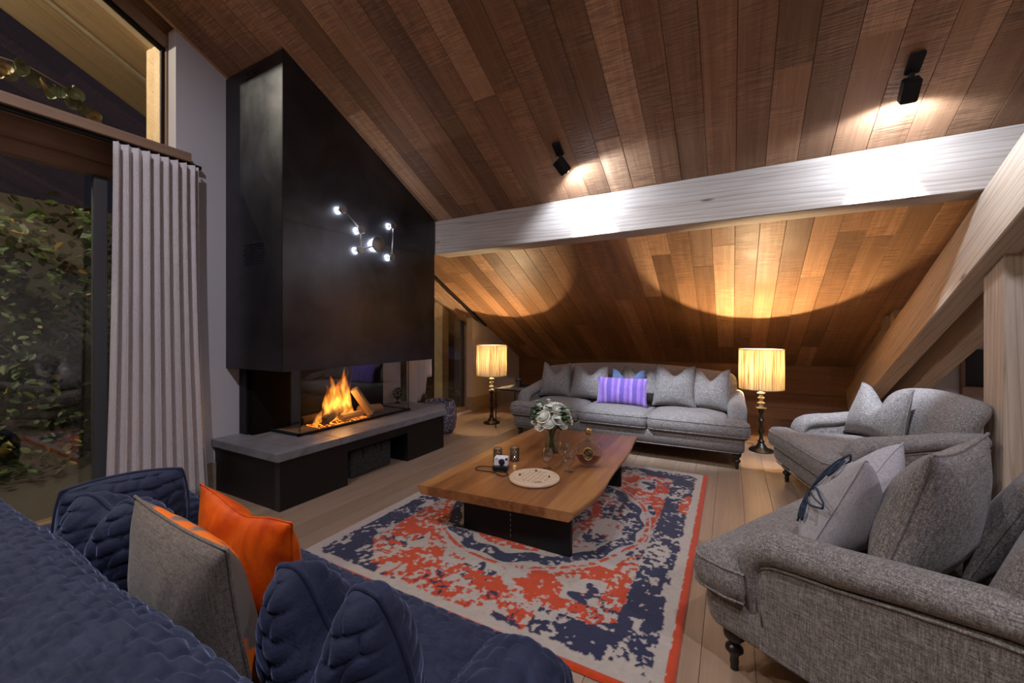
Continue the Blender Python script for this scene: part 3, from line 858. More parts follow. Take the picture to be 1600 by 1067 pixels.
log('split log lying flat at the end of the fire', (-3.70, 3.18, zf+.055), (-3.62, 3.44, zf+.05), .06, barkm, 2)
log('charred log lying across the embers with a pale end', (-3.56, 2.62, zf+.05), (-3.68, 2.98, zf+.14), .055, charm, 3)
log('short log lying in front of the embers', (-3.57, 2.84, zf+.045), (-3.59, 3.13, zf+.045), .048, barkm, 4)
log('dark charred log at the back of the fire', (-3.76, 2.52, zf+.05), (-3.76, 2.92, zf+.06), .05, charm, 5)
# flames: soft glowing volumes in tongue shapes
t = NT('flame'); t.n.remove(t.b)
em = t.node('ShaderNodeEmission'); gx = t.node('ShaderNodeSeparateXYZ')
t.link(t.coords(kind='Generated'), gx.inputs[0])
t.link(t.ramp(gx.outputs['Z'], [(0, (1.0,.20,.02)), (.12, (1.0,.40,.06)), (.4, (1.0,.33,.035)), (.75, (1.0,.17,.012)), (1, (.8,.08,.004))]), em.inputs['Color'])
nz = t.noise(t.coords((1,1,.4)), 24, 2)
dens = t.math('MULTIPLY', t.ramp(nz, [(.36, (.12,.12,.12)), (.62, (1,1,1))]), t.ramp(gx.outputs['Z'], [(0, (.8,.8,.8)), (.3, (1,1,1)), (1, (.22,.22,.22))]))
t.link(t.math('MULTIPLY', dens, 11.0), em.inputs['Strength'])
t.link(em.outputs[0], t.out.inputs['Volume'])
M['flame'] = t.m
fire = thing('fire', 'orange flames rising from the burning logs', 'fire', (-3.64, 2.86, zf))
def flame(x, y, z, h, r, lean, seed):
    rr = random.Random(seed); ph = rr.uniform(0, 6)
    def fn(u, v):
        a = 2*PI*u
        w = r*(math.sin(PI*min(1, v*1.0+.10)**.75)**.9 if v < .93 else (1-v)/.07*.12)*(1-.35*v)
        if v == 0: w = r*.15
        sx = .25*r*math.sin(v*5+ph)*v; sy = lean*v*v+.55*r*math.sin(v*6.5+ph*1.7)*v
        return (x+sx+math.cos(a)*w*.75, y+sy+math.sin(a)*w, z+h*v)
    mb = MB().grid(fn, 12, 16, wrap_u=True)
    mb.f.append(tuple(range(12))[::-1]); mb.f.append(tuple(range(15*12, 16*12)))
    mb.build('flame', M['flame'], fire, smooth=True)
for i, a in enumerate([(0, -.02, .10, .42, .075, .02), (.02, .08, .12, .46, .06, .03), (-.03, -.10, .1, .34, .06, -.03), (.02, .02, .06, .30, .085, .0), (-.02, .14, .1, .33, .05, .02), (.04, -.16, .06, .24, .05, .03), (.06, -.27, .03, .17, .04, .05), (.07, -.31, .0, .12, .028, -.02), (.05, .12, .02, .26, .045, -.02), (0, -.06, .25, .30, .035, -.05), (0, .06, .3, .32, .03, .05), (.05, -.1, .02, .2, .06, .04)]):
    flame(*a, i)
l = bpy.data.lights.new('fire_light', 'POINT'); l.energy = 1.6; l.color = (1, .45, .12); l.shadow_soft_size = .09
lo = bpy.data.objects.new('fire_light', l); COL.objects.link(lo); lo.parent = fire; lo.location = (.06, 0, .28)
# embers
t = NT('embers'); nn = t.noise(t.coords(), 45, 3); t.base((.03,.02,.015))
t.link(t.ramp(nn, [(.48, (0,0,0)), (.7, (1,.22,.02))]), t.b.inputs['Emission Color']); t.b.inputs['Emission Strength'].default_value = 2
e_ = MB().grid(lambda u, v: ((u-.5)*.26, (v-.5)*.62, .045*math.exp(-((u-.5)*3.5)**2-((v-.5)*3)**2)+.006*mnoise.noise(Vector((u*9, v*18, 0)))), 14, 28).build('ember_bed', t.m, fire, smooth=True)
# basket in the niche, knitted pouf, pine-cone sculpture
t = NT('charcoal_felt'); nn = t.noise(t.coords(), 30, 5); t.base(t.ramp(nn, [(.3, (.02,.021,.023)), (.7, (.05,.052,.055))])).set(Roughness=.95); t.bump(nn, .5, .01)
fb = thing('felt_log_basket', 'charcoal felt log basket tucked into the fireplace niche', 'basket', (-3.38, 2.905, 0))
rbox_mb(.40, .52, .27, .03, 8).build('basket_body', t.m, fb, smooth=True, loc=(0, 0, .136))
for yy in (-.12, .12): MB().box(.199, .204, yy-.012, yy+.012, .18, .27).build('strap', M['matte'], fb)
pt = NT('knitted_wool'); vo = pt.node('ShaderNodeTexVoronoi'); vo.inputs['Scale'].default_value = 22; pt.link(pt.coords((1,1,1.6)), vo.inputs['Vector'])
pt.base(pt.ramp(vo.outputs['Distance'], [(.15, (.34,.30,.36)), (.6, (.11,.09,.12))])).set(Roughness=.95); pt.bump(vo.outputs['Distance'], .8, .02)
pf = thing('woven_basket', 'round grey and white woven basket behind the hearth', 'basket', (-3.62, 4.52, 0)); pf.scale = (.86, .86, .95)
MB().lathe([(.0, .02), (.20, 0), (.255, .06), (.285, .2), (.275, .36), (.235, .47), (.215, .475), (.21, .44), (.24, .3), (.2, .05), (0, .05)], 40).build('basket_body', pt.m, pf, smooth=True)
sc = thing('pine_cone_sculpture', 'small dark bronze sculpture on the end of the stone hearth', 'sculpture', (-3.93, 4.02, z1))
rs = random.Random(4); g = MB()
for i in range(46):
    a = i*2.4; zz = .05+.15*i/46; r0 = .05*math.sin(PI*(i+4)/54)
    p = Vector((r0*math.cos(a), r0*math.sin(a), zz))
    g.add([p+Vector((math.cos(a)*.02, math.sin(a)*.02, .012)), p+Vector((-math.sin(a)*.012, math.cos(a)*.012, 0)), p+Vector((0,0,.02)), p+Vector((math.sin(a)*.012, -math.cos(a)*.012, 0)), p+Vector((0,0,-.012))], [(0,1,2), (0,2,3), (0,3,4), (0,4,1), (1,4,3,2)])
g.build('cone', M['bronze'], sc)
MB().lathe([(0, 0), (.035, 0), (.035, .012), (.008, .02), (.008, .2), (0, .2)], 14).build('stand', M['bronze'], sc)

# ---- molecule-shaped wall light on the hood
wl = thing('wall_light', 'nickel wall light of linked discs glowing on the black hood', 'wall light', (HX+.004, 2.85, 2.4))
nodes = [(2.534, 2.544, .036), (2.747, 2.401, .036), (2.732, 2.204, .036), (2.965, 2.30, .078), (3.15, 2.205, .036), (3.169, 2.543, .036)]
glow = m_emit('led_ring', (.80,.86,1.0), 14)
for y_, z_, r_ in nodes:
    c0 = (y_-2.85, z_-2.4)
    dsc = MB().lathe([(0, .0), (r_, 0), (r_*1.0, .018), (r_*.9, .022), (0, .022)], 32).build('disc', M['chrome'], wl, loc=(.034, c0[0], c0[1]), rot=(0, PI/2, 0)); smooth_by_angle(dsc)
    MB().lathe([(0, 0), (r_*.8, 0), (r_*.8, .008), (0, .008)], 24).build('led', glow, dsc, loc=(0, 0, -.0085))
    MB().lathe([(0, 0), (r_*.45, 0), (r_*.45, .034), (0, .034)], 20).build('mount', M['chrome'], dsc, loc=(0, 0, -.034))
    l = bpy.data.lights.new('led_glow', 'POINT'); l.energy = .09 if r_ < .05 else .16; l.color = (.80,.86,1); l.shadow_soft_size = .006
    for a in range(3 if r_ < .05 else 5):
        an = 2*PI*a/(3 if r_ < .05 else 5)+.5
        lo = bpy.data.objects.new('led_glow', l); COL.objects.link(lo); lo.parent = wl
        lo.location = (.020, c0[0]+math.cos(an)*r_*.72, c0[1]+math.sin(an)*r_*.72)
for a, b in ((0, 1), (1, 2), (2, 3), (3, 4), (4, 5)):
    A, B = nodes[a], nodes[b]
    MB().tube([(.043, A[0]-2.85, A[1]-2.4), (.043, B[0]-2.85, B[1]-2.4)], .007, 10).build('rod', M['chrome'], wl, smooth=True)

# ================================================================== FLOOR LAMPS
t = NT('string_lampshade'); t.n.remove(t.b)
at = t.node('ShaderNodeTexCoord'); sp = t.node('ShaderNodeSeparateXYZ'); t.link(at.outputs['Object'], sp.inputs[0])
ang = t.math('ARCTAN2', sp.outputs['Y'], sp.outputs['X'])
cmb = t.node('ShaderNodeCombineXYZ'); t.link(t.math('MULTIPLY', ang, 34.0), cmb.inputs[0]); t.link(t.math('MULTIPLY', sp.outputs['Z'], 1.5), cmb.inputs[1])
sn = t.noise(cmb.outputs[0], 1.0, 3, .7)
colr = t.ramp(sn, [(.38, (.10,.06,.028)), (.49, (.50,.41,.28)), (.62, (.86,.80,.68))])
df = t.node('ShaderNodeBsdfDiffuse'); tl = t.node('ShaderNodeBsdfTranslucent'); mx = t.node('ShaderNodeMixShader'); mx.inputs[0].default_value = .42
t.link(colr, df.inputs['Color']); t.link(colr, tl.inputs['Color']); t.link(df.outputs[0], mx.inputs[1]); t.link(tl.outputs[0], mx.inputs[2]); t.link(mx.outputs[0], t.out.inputs['Surface'])
M['shade'] = t.m
def make_lamp(label, x, y, watts):
    root = thing('floor_lamp', label, 'lamp', (x, y, 0), 0, 'turned floor lamps beside the sofa')
    o = MB().lathe([(0,0), (.125,0), (.13,.012), (.12,.025), (.075,.035), (.06,.05), (.045,.075), (.03,.10), (.038,.118), (.022,.135), (.018,.19), (.03,.215), (.033,.235), (.018,.26), (.016,.32), (.024,.35), (.034,.365), (.02,.385), (.017,.44), (.028,.465), (.03,.49), (.018,.505), (0,.505)], 28).build('stem', M['bronze'], root); smooth_by_angle(o, 50)
    o = MB().lathe([(0,.505), (.05,.505), (.058,.513), (.03,.523), (.02,.535), (.022,.555), (.04,.565), (.044,.573), (.022,.585), (.018,.61), (.034,.625), (.036,.635), (.018,.65), (.02,.67), (.045,.68), (.048,.69), (.022,.70), (.012,.72), (.012,.86), (0,.86)], 28).build('candlestick', M['silver'], root); smooth_by_angle(o, 50)
    r = .232; n = 150; rr = random.Random(int(x*10)); mod = [rr.uniform(.985, 1.012) for _ in range(n)]
    mb = MB(); prof = [(r, .74), (r*1.005, .86), (r, .98), (r*.998, 1.10), (r*.995, 1.205)]
    for k, off in ((1, 0), (-1, -.006)):
        base = len(mb.v)
        for (q, z) in prof:
            for i in range(n):
                a = 2*PI*i/n; mb.v.append(((q+off)*mod[i]*math.cos(a), (q+off)*mod[i]*math.sin(a), z))
        for j in range(len(prof)-1):
            for i in range(n):
                f = (base+j*n+i, base+j*n+(i+1) % n, base+(j+1)*n+(i+1) % n, base+(j+1)*n+i)
                mb.f.append(f if k > 0 else f[::-1])
    sh = mb.build('lamp_shade', M['shade'], root, smooth=True)
    for z in (.74, 1.205): MB().tube([(r*math.cos(2*PI*i/48), r*math.sin(2*PI*i/48), z) for i in range(48)], .005, 6, True).build('shade_rim', m_plain('rim_ribbon', (.30,.22,.12), .8), sh, smooth=True)
    MB().tube([(-r, 0, .86), (r, 0, .86)], .003, 6).build('shade_support', M['bronze'], sh)
    MB().lathe([(0, .86), (.014, .865), (.016, .90), (.034, .955), (.036, .975), (.026, 1.0), (0, 1.01)], 18).build('bulb', m_emit('warm_bulb', (1,.7,.36), 6), root, smooth=True)
    l = bpy.data.lights.new('lamp_bulb', 'POINT'); l.energy = watts; l.color = LAMP_COL; l.shadow_soft_size = .028
    lo = bpy.data.objects.new('lamp_bulb', l); COL.objects.link(lo); lo.parent = root; lo.location = (0, 0, 1.0)
    return root
make_lamp('turned bronze floor lamp with string shade between the sofa and the armchair', .315, 5.61, LAMP_W)
make_lamp('turned bronze floor lamp with string shade beside the white wall', -3.262, 5.346, LAMP_W*.55)
print('fixtures ok')
# ================================================================== CURTAINS
def make_curtain(label, y0, y1, x, ztop, zbot, folds, amp, nz=26, per=14, flare=.0, seed=1):
    """hanging pleated cloth with thickness; ztop and zbot are functions of t in 0..1"""
    n = folds*per+1; rr = random.Random(seed); ph = [rr.uniform(-.5, .5) for _ in range(folds+2)]; am = [rr.uniform(.75, 1.2) for _ in range(folds+2)]
    def fn(t, v, off):
        k = t*folds; i = int(min(k, folds-1)); f = k-i
        a = am[i]*(1-f)+am[i+1]*f; p = ph[i]*(1-f)+ph[i+1]*f
        g = .8+.35*v
        s = math.sin(2*PI*k+p*.7*v)
        yy = y0+(y1-y0)*t + .012*math.sin(4*PI*k+p)*g + flare*v*v*(t-.35)
        xx = x + amp*a*g*s + .02*flare*v*v*8*max(0, t-.5)
        z = ztop(t)*(1-v)+zbot(t)*v
        return (xx+off, yy, z)
    mb = MB(); vs = []
    for off in (.0025, -.0025):
        for j in range(nz+1):
            for i in range(n): vs.append(fn(i/(n-1), j/nz, off))
    m = (nz+1)*n; fs = []
    for j in range(nz):
        for i in range(n-1):
            a = (j*n+i, j*n+i+1, (j+1)*n+i+1, (j+1)*n+i); fs.append(a); fs.append(tuple(q+m for q in a[::-1]))
    for i in range(n-1):
        fs.append((i, m+i, m+i+1, i+1)); q = nz*n; fs.append((q+i, q+i+1, m+q+i+1, m+q+i))
    for j in range(nz):
        fs.append((j*n, (j+1)*n, m+(j+1)*n, m+j*n)); q = n-1; fs.append((j*n+q, m+j*n+q, m+(j+1)*n+q, (j+1)*n+q))
    o = mb.add(vs, fs).build('curtain', M['curtain'], None, smooth=True)
    return tag(o, label, 'curtain', 'linen curtains at the gable windows')
make_curtain('long pale linen curtain hanging beside the glazed door', 1.20, 1.74, WALL+.085, lambda t: 2.80, lambda t: .004, 9, .042, flare=.12)
make_curtain('short linen curtain with stepped hem behind the fireplace', 4.24, 4.76, WALL+.075, lambda t: min(2.62, ceil_z(4.24+.52*t)-.05), lambda t: [.20, .30, .42, .50, .74][min(4, int(t*5))], 5, .035, flare=0, seed=5)

# ================================================================== RUG
def make_rug():
    x0, x1, y0, y1 = -2.413, -.195, 1.585, 4.356
    st = .0062; nx = int((x1-x0)/st)+1; ny = int((y1-y0)/st)+1
    gx, gy = np.meshgrid(np.linspace(x0, x1, nx), np.linspace(y0, y1, ny))
    cx, cy = -1.300, 2.93
    wx = gx + .05*(fbm(gx*5, gy*5, 21)-.5); wy = gy + .05*(fbm(gx*5+9, gy*5, 22)-.5)
    dx, dy = wx-cx, wy-cy
    r = np.hypot(dx, dy*.93); th = np.arctan2(dy, dx)
    sp = fbm(gx*38, gy*38, 31, 3); sp2 = fbm(gx*46, gy*46, 33, 2); blot = fbm(gx*7.5, gy*7.5, 41, 4); blot2 = fbm(gx*11, gy*11, 47, 4)
    wear = .62*sp+.38*blot2
    big = fbm(gx*3.1+4, gy*3.1, 53, 3)
    colr = np.zeros(gx.shape, int)           # 0 cream, 1 orange, 2 navy
    ex = np.minimum(gx-x0, x1-gx); ey = np.minimum(gy-y0, y1-gy); e = np.minimum(ex, ey)
    ax, ay = np.abs(dx), np.abs(dy)
    # inner field and corner spandrels
    e = e + .05*(blot-.5) + .035*(sp-.5)
    fieldm = (e > .30)
    spand = fieldm & (r > .80)
    colr[spand & (wear+.45*(blot-.5) > .47) & (big > .34)] = 1
    flower = np.zeros(gx.shape, bool)
    for fx, fy, fr in ((-1.28, 1.93, .13), (-.62, 2.02, .15), (-1.95, 2.05, .14), (-.58, 3.85, .15), (-1.98, 3.85, .14), (-1.3, 3.98, .12), (-.52, 2.6, .08), (-2.05, 2.95, .10), (-.55, 3.3, .09)):
        fr_ = np.hypot(wx-fx, wy-fy); fa = np.arctan2(wy-fy, wx-fx)
        m_ = (fr_ < fr*(.80+.25*np.sin(6*fa+fx*7))) & (fr_ > fr*.25)
        flower |= m_
        colr[(fr_ < fr*1.3) & ~m_ & fieldm] = 0
    colr[flower & (wear > .40)] = 2
    # medallion
    med = r < .80
    colr[med] = 0
    colr[(r < .605) & (wear+.3*(blot-.5) > .44) & (r > .33)] = 1
    colr[(r < .36) & (r > .22) & (wear > .46)] = 2
    colr[(r < .2) & (wear > .45)] = 1
    lobes = .69+.018*np.sin(th*16)
    colr[(np.abs(r-lobes) < .048) & (wear > .395)] = 2
    colr[(np.abs(r-.775) < .012) & (sp > .42)] = 1
    right = (dx > .28) & (r > .44) & (r < .64)
    colr[right & (blot2 > .5)] = 0
    colr[right & (wear > .50) & (blot > .47)] = 2
    # borders
    inner = (e > .29) & (e < .41) & (r > .84)
    colr[inner & (wear+.35*(blot-.5) > .485)] = 1
    main = (e > .10) & (e < .285+.03*(blot-.5))
    colr[main] = 0
    dens = np.where(gx > -.75, .395, .43)
    colr[main & (wear+.5*(blot-.5) > dens)] = 2
    near = main & (gy-y0 < .30) & (gx < -.85) & (gx > -2.1)
    colr[near] = 0
    colr[near & (wear+.3*(blot-.5) > .50)] = 1
    colr[near & (wear+.5*(fbm(gx*6+3, gy*6, 91, 3)-.5) > .60)] = 2
    lf = (gx < -1.85) & (gx > -2.12) & (gy > 2.05) & (gy < 3.6) & (r > .72)
    colr[lf & (wear+.35*(blot-.5) > .42)] = 1
    colr[main & (vnoise(gx*3.2, gy*3.2, 77) > .88) & (wear > .42)] = 1
    cn = (ex < .5) & (ey < .5) & (e > .09)
    cn &= (ex+ey < .62+.2*(blot-.5)); colr[cn & (e > .285)] = 0
    colr[cn & (wear+.3*(blot-.5) > .49)] = 2
    e = np.minimum(ex, ey)
    colr[e < .075+.05*(blot-.3)] = 0
    rim = np.where(x1-gx < .038+.006*(sp-.5), 1, 0) | np.where(gy-y0 < .035, 1, 0)
    colr[rim > 0] = 1
    colr[(gx-x0 < .012) & (gy < 2.3) & (blot > .45)] = 1
    pal = np.array([(.43,.37,.32), (.50,.052,.012), (.020,.023,.060)])
    c = pal[colr]*(1+.14*(sp2[..., None]-.5)) * (1-.10*(fbm(gx*90, gy*90, 61, 1)[..., None]-.5))
    hgt = .011 + np.where(colr > 0, .0035, 0)*1.0 + .0012*(vnoise(gx*160, gy*160, 5)-.5)
    edge = np.clip(np.minimum(ex, ey)/.012, 0, 1); hgt = hgt*np.sqrt(np.clip(edge, .08, 1))
    V = np.stack([gx-cx, gy-cy, hgt], -1).reshape(-1, 3)
    idx = np.arange(nx*ny).reshape(ny, nx)
    F = np.stack([idx[:-1,:-1], idx[:-1,1:], idx[1:,1:], idx[1:,:-1]], -1).reshape(-1, 4)
    me = bpy.data.meshes.new('area_rug')
    me.vertices.add(len(V)); me.vertices.foreach_set('co', V.ravel())
    me.loops.add(F.size); me.loops.foreach_set('vertex_index', F.ravel().astype(np.int32))
    me.polygons.add(len(F)); me.polygons.foreach_set('loop_start', np.arange(0, F.size, 4, dtype=np.int32))
    me.update(calc_edges=True); me.validate()
    at = me.color_attributes.new('weave', 'FLOAT_COLOR', 'POINT')
    at.data.foreach_set('color', np.concatenate([c.reshape(-1, 3), np.ones((len(V), 1))], 1).ravel())
    me.polygons.foreach_set('use_smooth', np.ones(len(F), bool))
    t = NT('wool_rug'); a = t.node('ShaderNodeVertexColor', layer_name='weave'); t.base(a.outputs['Color']).set(Roughness=.95, Sheen_Weight=.25)
    t.b.inputs['Specular IOR Level'].default_value = .1
    t.bump(t.noise(t.coords(), 420, 2), .5, .004)
    o = link('area_rug', me, t.m, None, (cx, cy, 0))
    return tag(o, 'cream rug with worn orange and navy medallion pattern', 'rug')
make_rug()

# ================================================================== ENGLISH ROLL-ARM SEATING
def leg_profile():
    return [(0, .172), (.036, .172), (.042, .155), (.04, .135), (.022, .115), (.018, .105), (.033, .092), (.035, .08), (.022, .066), (.016, .05), (.018, .03), (.014, .012), (.016, 0), (0, 0)]
def roll_arm_seat(name, label, cat, W, D, loc, rz, cushions, arch=.0, backh=.90, group=None, mat='tweed', seat_z=.475):
    root = thing(name, label, cat, loc, rz, group)
    m = M[mat]; pm = M['tweed_pipe']
    # sprung base
    def basefn(q):
        if q.z < 0 and q.y < -D*.35: q.y += .02*(-q.z/.08)
        return q
    rbox_mb(W-.085, D-.10, .175, .045, 14, fn=basefn).build('base', m, root, smooth=True, loc=(0, -.02, .258))
    MB().tube([(-W/2+.09, -D/2+.052, .178), (0, -D/2+.048, .176), (W/2-.09, -D/2+.052, .178)], .006, 6).build('base_piping', pm, root, smooth=True)
    for sx in (-1, 1):
        for sy, yy in ((-1, -D/2+.13), (1, D/2-.16)):
            o = MB().lathe(leg_profile(), 20).build('leg', M['darkwood'], root, loc=(sx*(W/2-.11), yy, 0)); smooth_by_angle(o, 60)
    AC = W/2-.115
    for sx in (-1, 1):
        path = [(.44, .665), (.30, .655), (.12, .63), (-.04, .602), (-.16, .59), (-.235, .578), (-.285, .552), (-.312, .505), (-.318, .44), (-.312, .36), (-.30, .29)]
        # arm: outer panel plus rolled top in one upholstered shape
        prof = [(y, z-.03) for y, z in path[:8]]+[(-.30, .44), (-.295, .175), (.44, .175)]
        pn = MB().prism_x(prof, -.055 if sx > 0 else -.078, .078 if sx > 0 else .055).build('arm', m, root, bevel=.02, bseg=3, loc=(sx*(AC-.005), .02, 0)); smooth_by_angle(pn, 50)
        rad = [.07, .074, .078, .083, .086, .086, .085, .082, .075, .066, .056]
        fine = []; fr = []
        for i in range(len(path)-1):
            for q in range(3):
                f = q/3; fine.append((path[i][0]*(1-f)+path[i+1][0]*f, path[i][1]*(1-f)+path[i+1][1]*f)); fr.append(rad[i]*(1-f)+rad[i+1]*f)
        fine.append(path[-1]); fr.append(rad[-1])
        vs = []; seg = 18; nP = len(fine)
        for i, (y, z) in enumerate(fine):
            a = fine[max(i-1, 0)]; b = fine[min(i+1, nP-1)]; tv = Vector((0, b[0]-a[0], b[1]-a[1])).normalized()
            nrm = Vector((0, tv.z, -tv.y))
            if nrm.z < 0 and i < nP*.6: nrm = -nrm
            for k in range(seg):
                an = 2*PI*k/seg
                p = Vector((sx*(AC+.008), y+.02, z)) + Vector((1,0,0))*math.cos(an)*fr[i]*1.08 + (Vector((1,0,0)).cross(tv))*math.sin(an)*fr[i]*.72
                vs.append(p)
        fs = [(i*seg+k, i*seg+(k+1) % seg, (i+1)*seg+(k+1) % seg, (i+1)*seg+k) for i in range(nP-1) for k in range(seg)]
        fs += [tuple(range(seg))[::-1], tuple((nP-1)*seg+k for k in range(seg))]
        MB().add(vs, fs).build('arm_roll', m, pn, smooth=True).matrix_parent_inverse = Matrix.Translation(pn.location).inverted()
        wl_ = [Vector((sx*(AC+.074), y+.02, z-.052)) for y, z in path[:7]]+[Vector((sx*(AC+.070), y+.055, z-.0)) for y, z in path[8:]]
        MB().tube(wl_, .006, 6).build('arm_piping', pm, pn, smooth=True).matrix_parent_inverse = Matrix.Translation(pn.location).inverted()
    # back
    bw = W-.20; bh = backh-.28
    def backfn(q):
        k = (q.z+bh/2)/bh
        q.y += .17*k - .05*(1-k)
        if k > .75: q.y += .04*(k-.75)/.25
        q.z += arch*(1-(2*q.x/bw)**2)*max(0, k)
        return q
    rbox_mb(bw, .19, bh, .095, 16, fn=backfn).build('backrest', m, root, smooth=True, loc=(0, D/2-.22, .28+bh/2))
    # outside back
    for poly, cr, nm in cushions:
        mb, welts = box_cushion(poly, .165, cr, seed=len(poly)+poly[0][0])
        c = mb.build('seat_cushion', m, root, smooth=True, loc=(0, 0, seat_z-.07))
        for w_ in welts: MB().tube(w_, .0055, 6, True).build('piping', pm, c, smooth=True)
    return root
def tpoly(x0, x1, yf, yb, wing, yw, left=True, right=True):
    p = [(x0, yf), (x1, yf)]
    if right: p += [(x1, yw), (x1-wing, yw), (x1-wing, yb)]
    else: p += [(x1, yb)]
    if left: p += [(x0+wing, yb), (x0+wing, yw), (x0, yw)]
    else: p += [(x0, yb)]
    return p
# sofa
SW, SD = 2.72, 1.04; SX, SY = -1.195, 5.135
hw = SW/2
roll_arm_seat('sofa', 'long grey tweed roll-arm sofa with three seat cushions against the eaves', 'sofa', SW, SD, (SX, SY, 0), 0,
    [(tpoly(-hw, -.425, -SD/2, .26, .195, -.32, True, False), .04, 'l'), (tpoly(-.42, .375, -SD/2, .26, 0, 0, False, False), .04, 'm'), (tpoly(.38, hw, -SD/2, .26, .195, -.32, False, True), .04, 'r')], arch=.09, backh=.90)
CW, CD = 1.08, 1.04
cpoly = tpoly(-CW/2, CW/2, -CD/2, .26, .195, -.32)
CH1 = (.95, 4.25, R(-75)); CH2 = (.565, 2.10, R(-120))
roll_arm_seat('armchair', 'grey tweed roll-arm armchair with one matching cushion beside the timber post', 'armchair', CW, CD, (*CH1[:2], 0), CH1[2], [(cpoly, .04, 'c')], arch=.05, backh=.90, group='grey tweed armchairs')
roll_arm_seat('armchair', 'grey tweed roll-arm armchair holding a white printed cushion', 'armchair', CW, CD, (*CH2[:2], 0), CH2[2], [(cpoly, .04, 'c')], arch=.05, backh=.90, group='grey tweed armchairs')

# sofa cushions
SC = 'scatter cushions on the long sofa'; zc = .475+.045
def sofa_cushion(label, mat, x, y, w, h, t, lean=-.28, rz=0, chop=.1, seed=0, z=zc, **kw):
    return make_pillow('scatter_cushion', label, mat, w, h, t, (x, y, z), rz, lean, 0, chop, seed, SC, **kw)
sofa_cushion('grey tweed cushion with dented top against the left-hand sofa arm beside the side table', M['tweed'], -2.15, 5.20, .46, .48, .17, rz=.10, chop=.15, seed=1)
sofa_cushion('wide grey tweed cushion with dented top next to the purple striped cushion', M['tweed'], -1.665, 5.18, .54, .47, .18, rz=-.05, chop=.13, seed=2)
sofa_cushion('grey tweed cushion standing behind the slate blue cushion', M['tweed'], -1.02, 5.24, .54, .48, .15, rz=-.06, chop=.15, seed=3)
sofa_cushion('slate blue velvet cushion tucked behind the purple striped cushion', M['bluevelvet'], -1.14, 5.09, .46, .43, .13, rz=.02, chop=.14, seed=4)
sofa_cushion('purple striped velvet lumbar cushion in the middle of the sofa', M['lilac'], -1.18, 4.97, .60, .33, .13, lean=-.22, rz=.05, chop=0, seed=5, c=.05)
sofa_cushion('grey tweed cushion standing upright between the purple cushion and the corner cushion', M['tweed'], -.60, 5.14, .49, .50, .18, rz=-.04, chop=.11, seed=6)
sofa_cushion('grey tweed cushion leaning in the sofa corner beside the lamp', M['tweed'], -.225, 5.15, .45, .48, .17, rz=-.22, chop=.13, seed=7)
def chair_cushion(ch, lx, ly, label, mat, w, h, t, z=zc, lean=-.3, rz=0, chop=0, seed=0, name='scatter_cushion', **kw):
    a = ch[2]; x = ch[0]+lx*math.cos(a)-ly*math.sin(a); y = ch[1]+lx*math.sin(a)+ly*math.cos(a)
    return make_pillow(name, label, mat, w, h, t, (x, y, z), a+rz, lean, 0, chop, seed, 'cushions on the armchairs', **kw)
chair_cushion(CH1, -.10, .10, 'grey tweed cushion with folded top on the armchair by the timber post', M['tweed'], .54, .46, .20, lean=-.30, rz=.25, chop=.17, seed=8, lop=.1)
pw = chair_cushion(CH2, .10, -.185, 'off-white linen cushion printed with navy leaf outlines on the near armchair', M['linen_white'], .50, .47, .24, lean=-.40, rz=.02, chop=.14, seed=9, pipe=.003)
chair_cushion(CH2, .09, .05, 'large grey tweed cushion leaning against the arm behind the white printed cushion', M['tweed'], .55, .53, .23, lean=-.28, rz=-.05, chop=.0, seed=10, c=.13)
chair_cushion(CH2, -.145, .185, 'grey tweed cushion standing behind the larger tweed cushion against the armchair back', M['tweed'], .46, .52, .13, lean=-.38, rz=.0, chop=.0, seed=11, c=.12)
# navy leaf outlines on the white cushion (drawn as thin stitched lines)
ink = m_plain('navy_print', (.018,.03,.06), .9)
def on_pillow(mb_cover, side, u, v):
    return None
def leaf_outline(root, cx, cz, L, wd, ang, side=-1, w=.50, h=.47, t=.24, chop=.14):
    def surf(x, z):
        u = max(-.98, min(.98, x/(w/2))); v = max(-.98, min(.98, (z-h/2)/(h/2)))
        T = t/2*(max(0, 1-abs(u)**2.4)*max(0, 1-abs(v)**2.4))**.55*(1-.18*v)
        T *= 1-.45*math.exp(-(u/.16)**2)*max(0, v)**.8
        return side*(T+.003)
    for k in (-1, 0, 1):
        pts = []
        for i in range(11):
            s = i/10; px = s*L; py = k*wd*math.sin(PI*s)
            X = cx+px*math.cos(ang)-py*math.sin(ang); Z = cz+px*math.sin(ang)+py*math.cos(ang)
            pts.append((X, surf(X, Z), Z))
        MB().tube(pts, .0038 if k else .0024, 5).build('printed_leaf', ink, root, smooth=True)
for a in ((.13, .25, .13, .032, 1.5), (.14, .24, .11, .03, 2.5), (.13, .22, .13, .034, .25), (.12, .21, .12, .03, -.7), (.13, .08, .10, .026, 1.0), (.17, .12, .07, .02, 2.4), (.05, .12, .12, .03, .6), (.02, .3, .12, .03, 1.2), (.19, .34, .08, .02, 1.9)):
    leaf_outline(pw, *a)
print('seating ok')
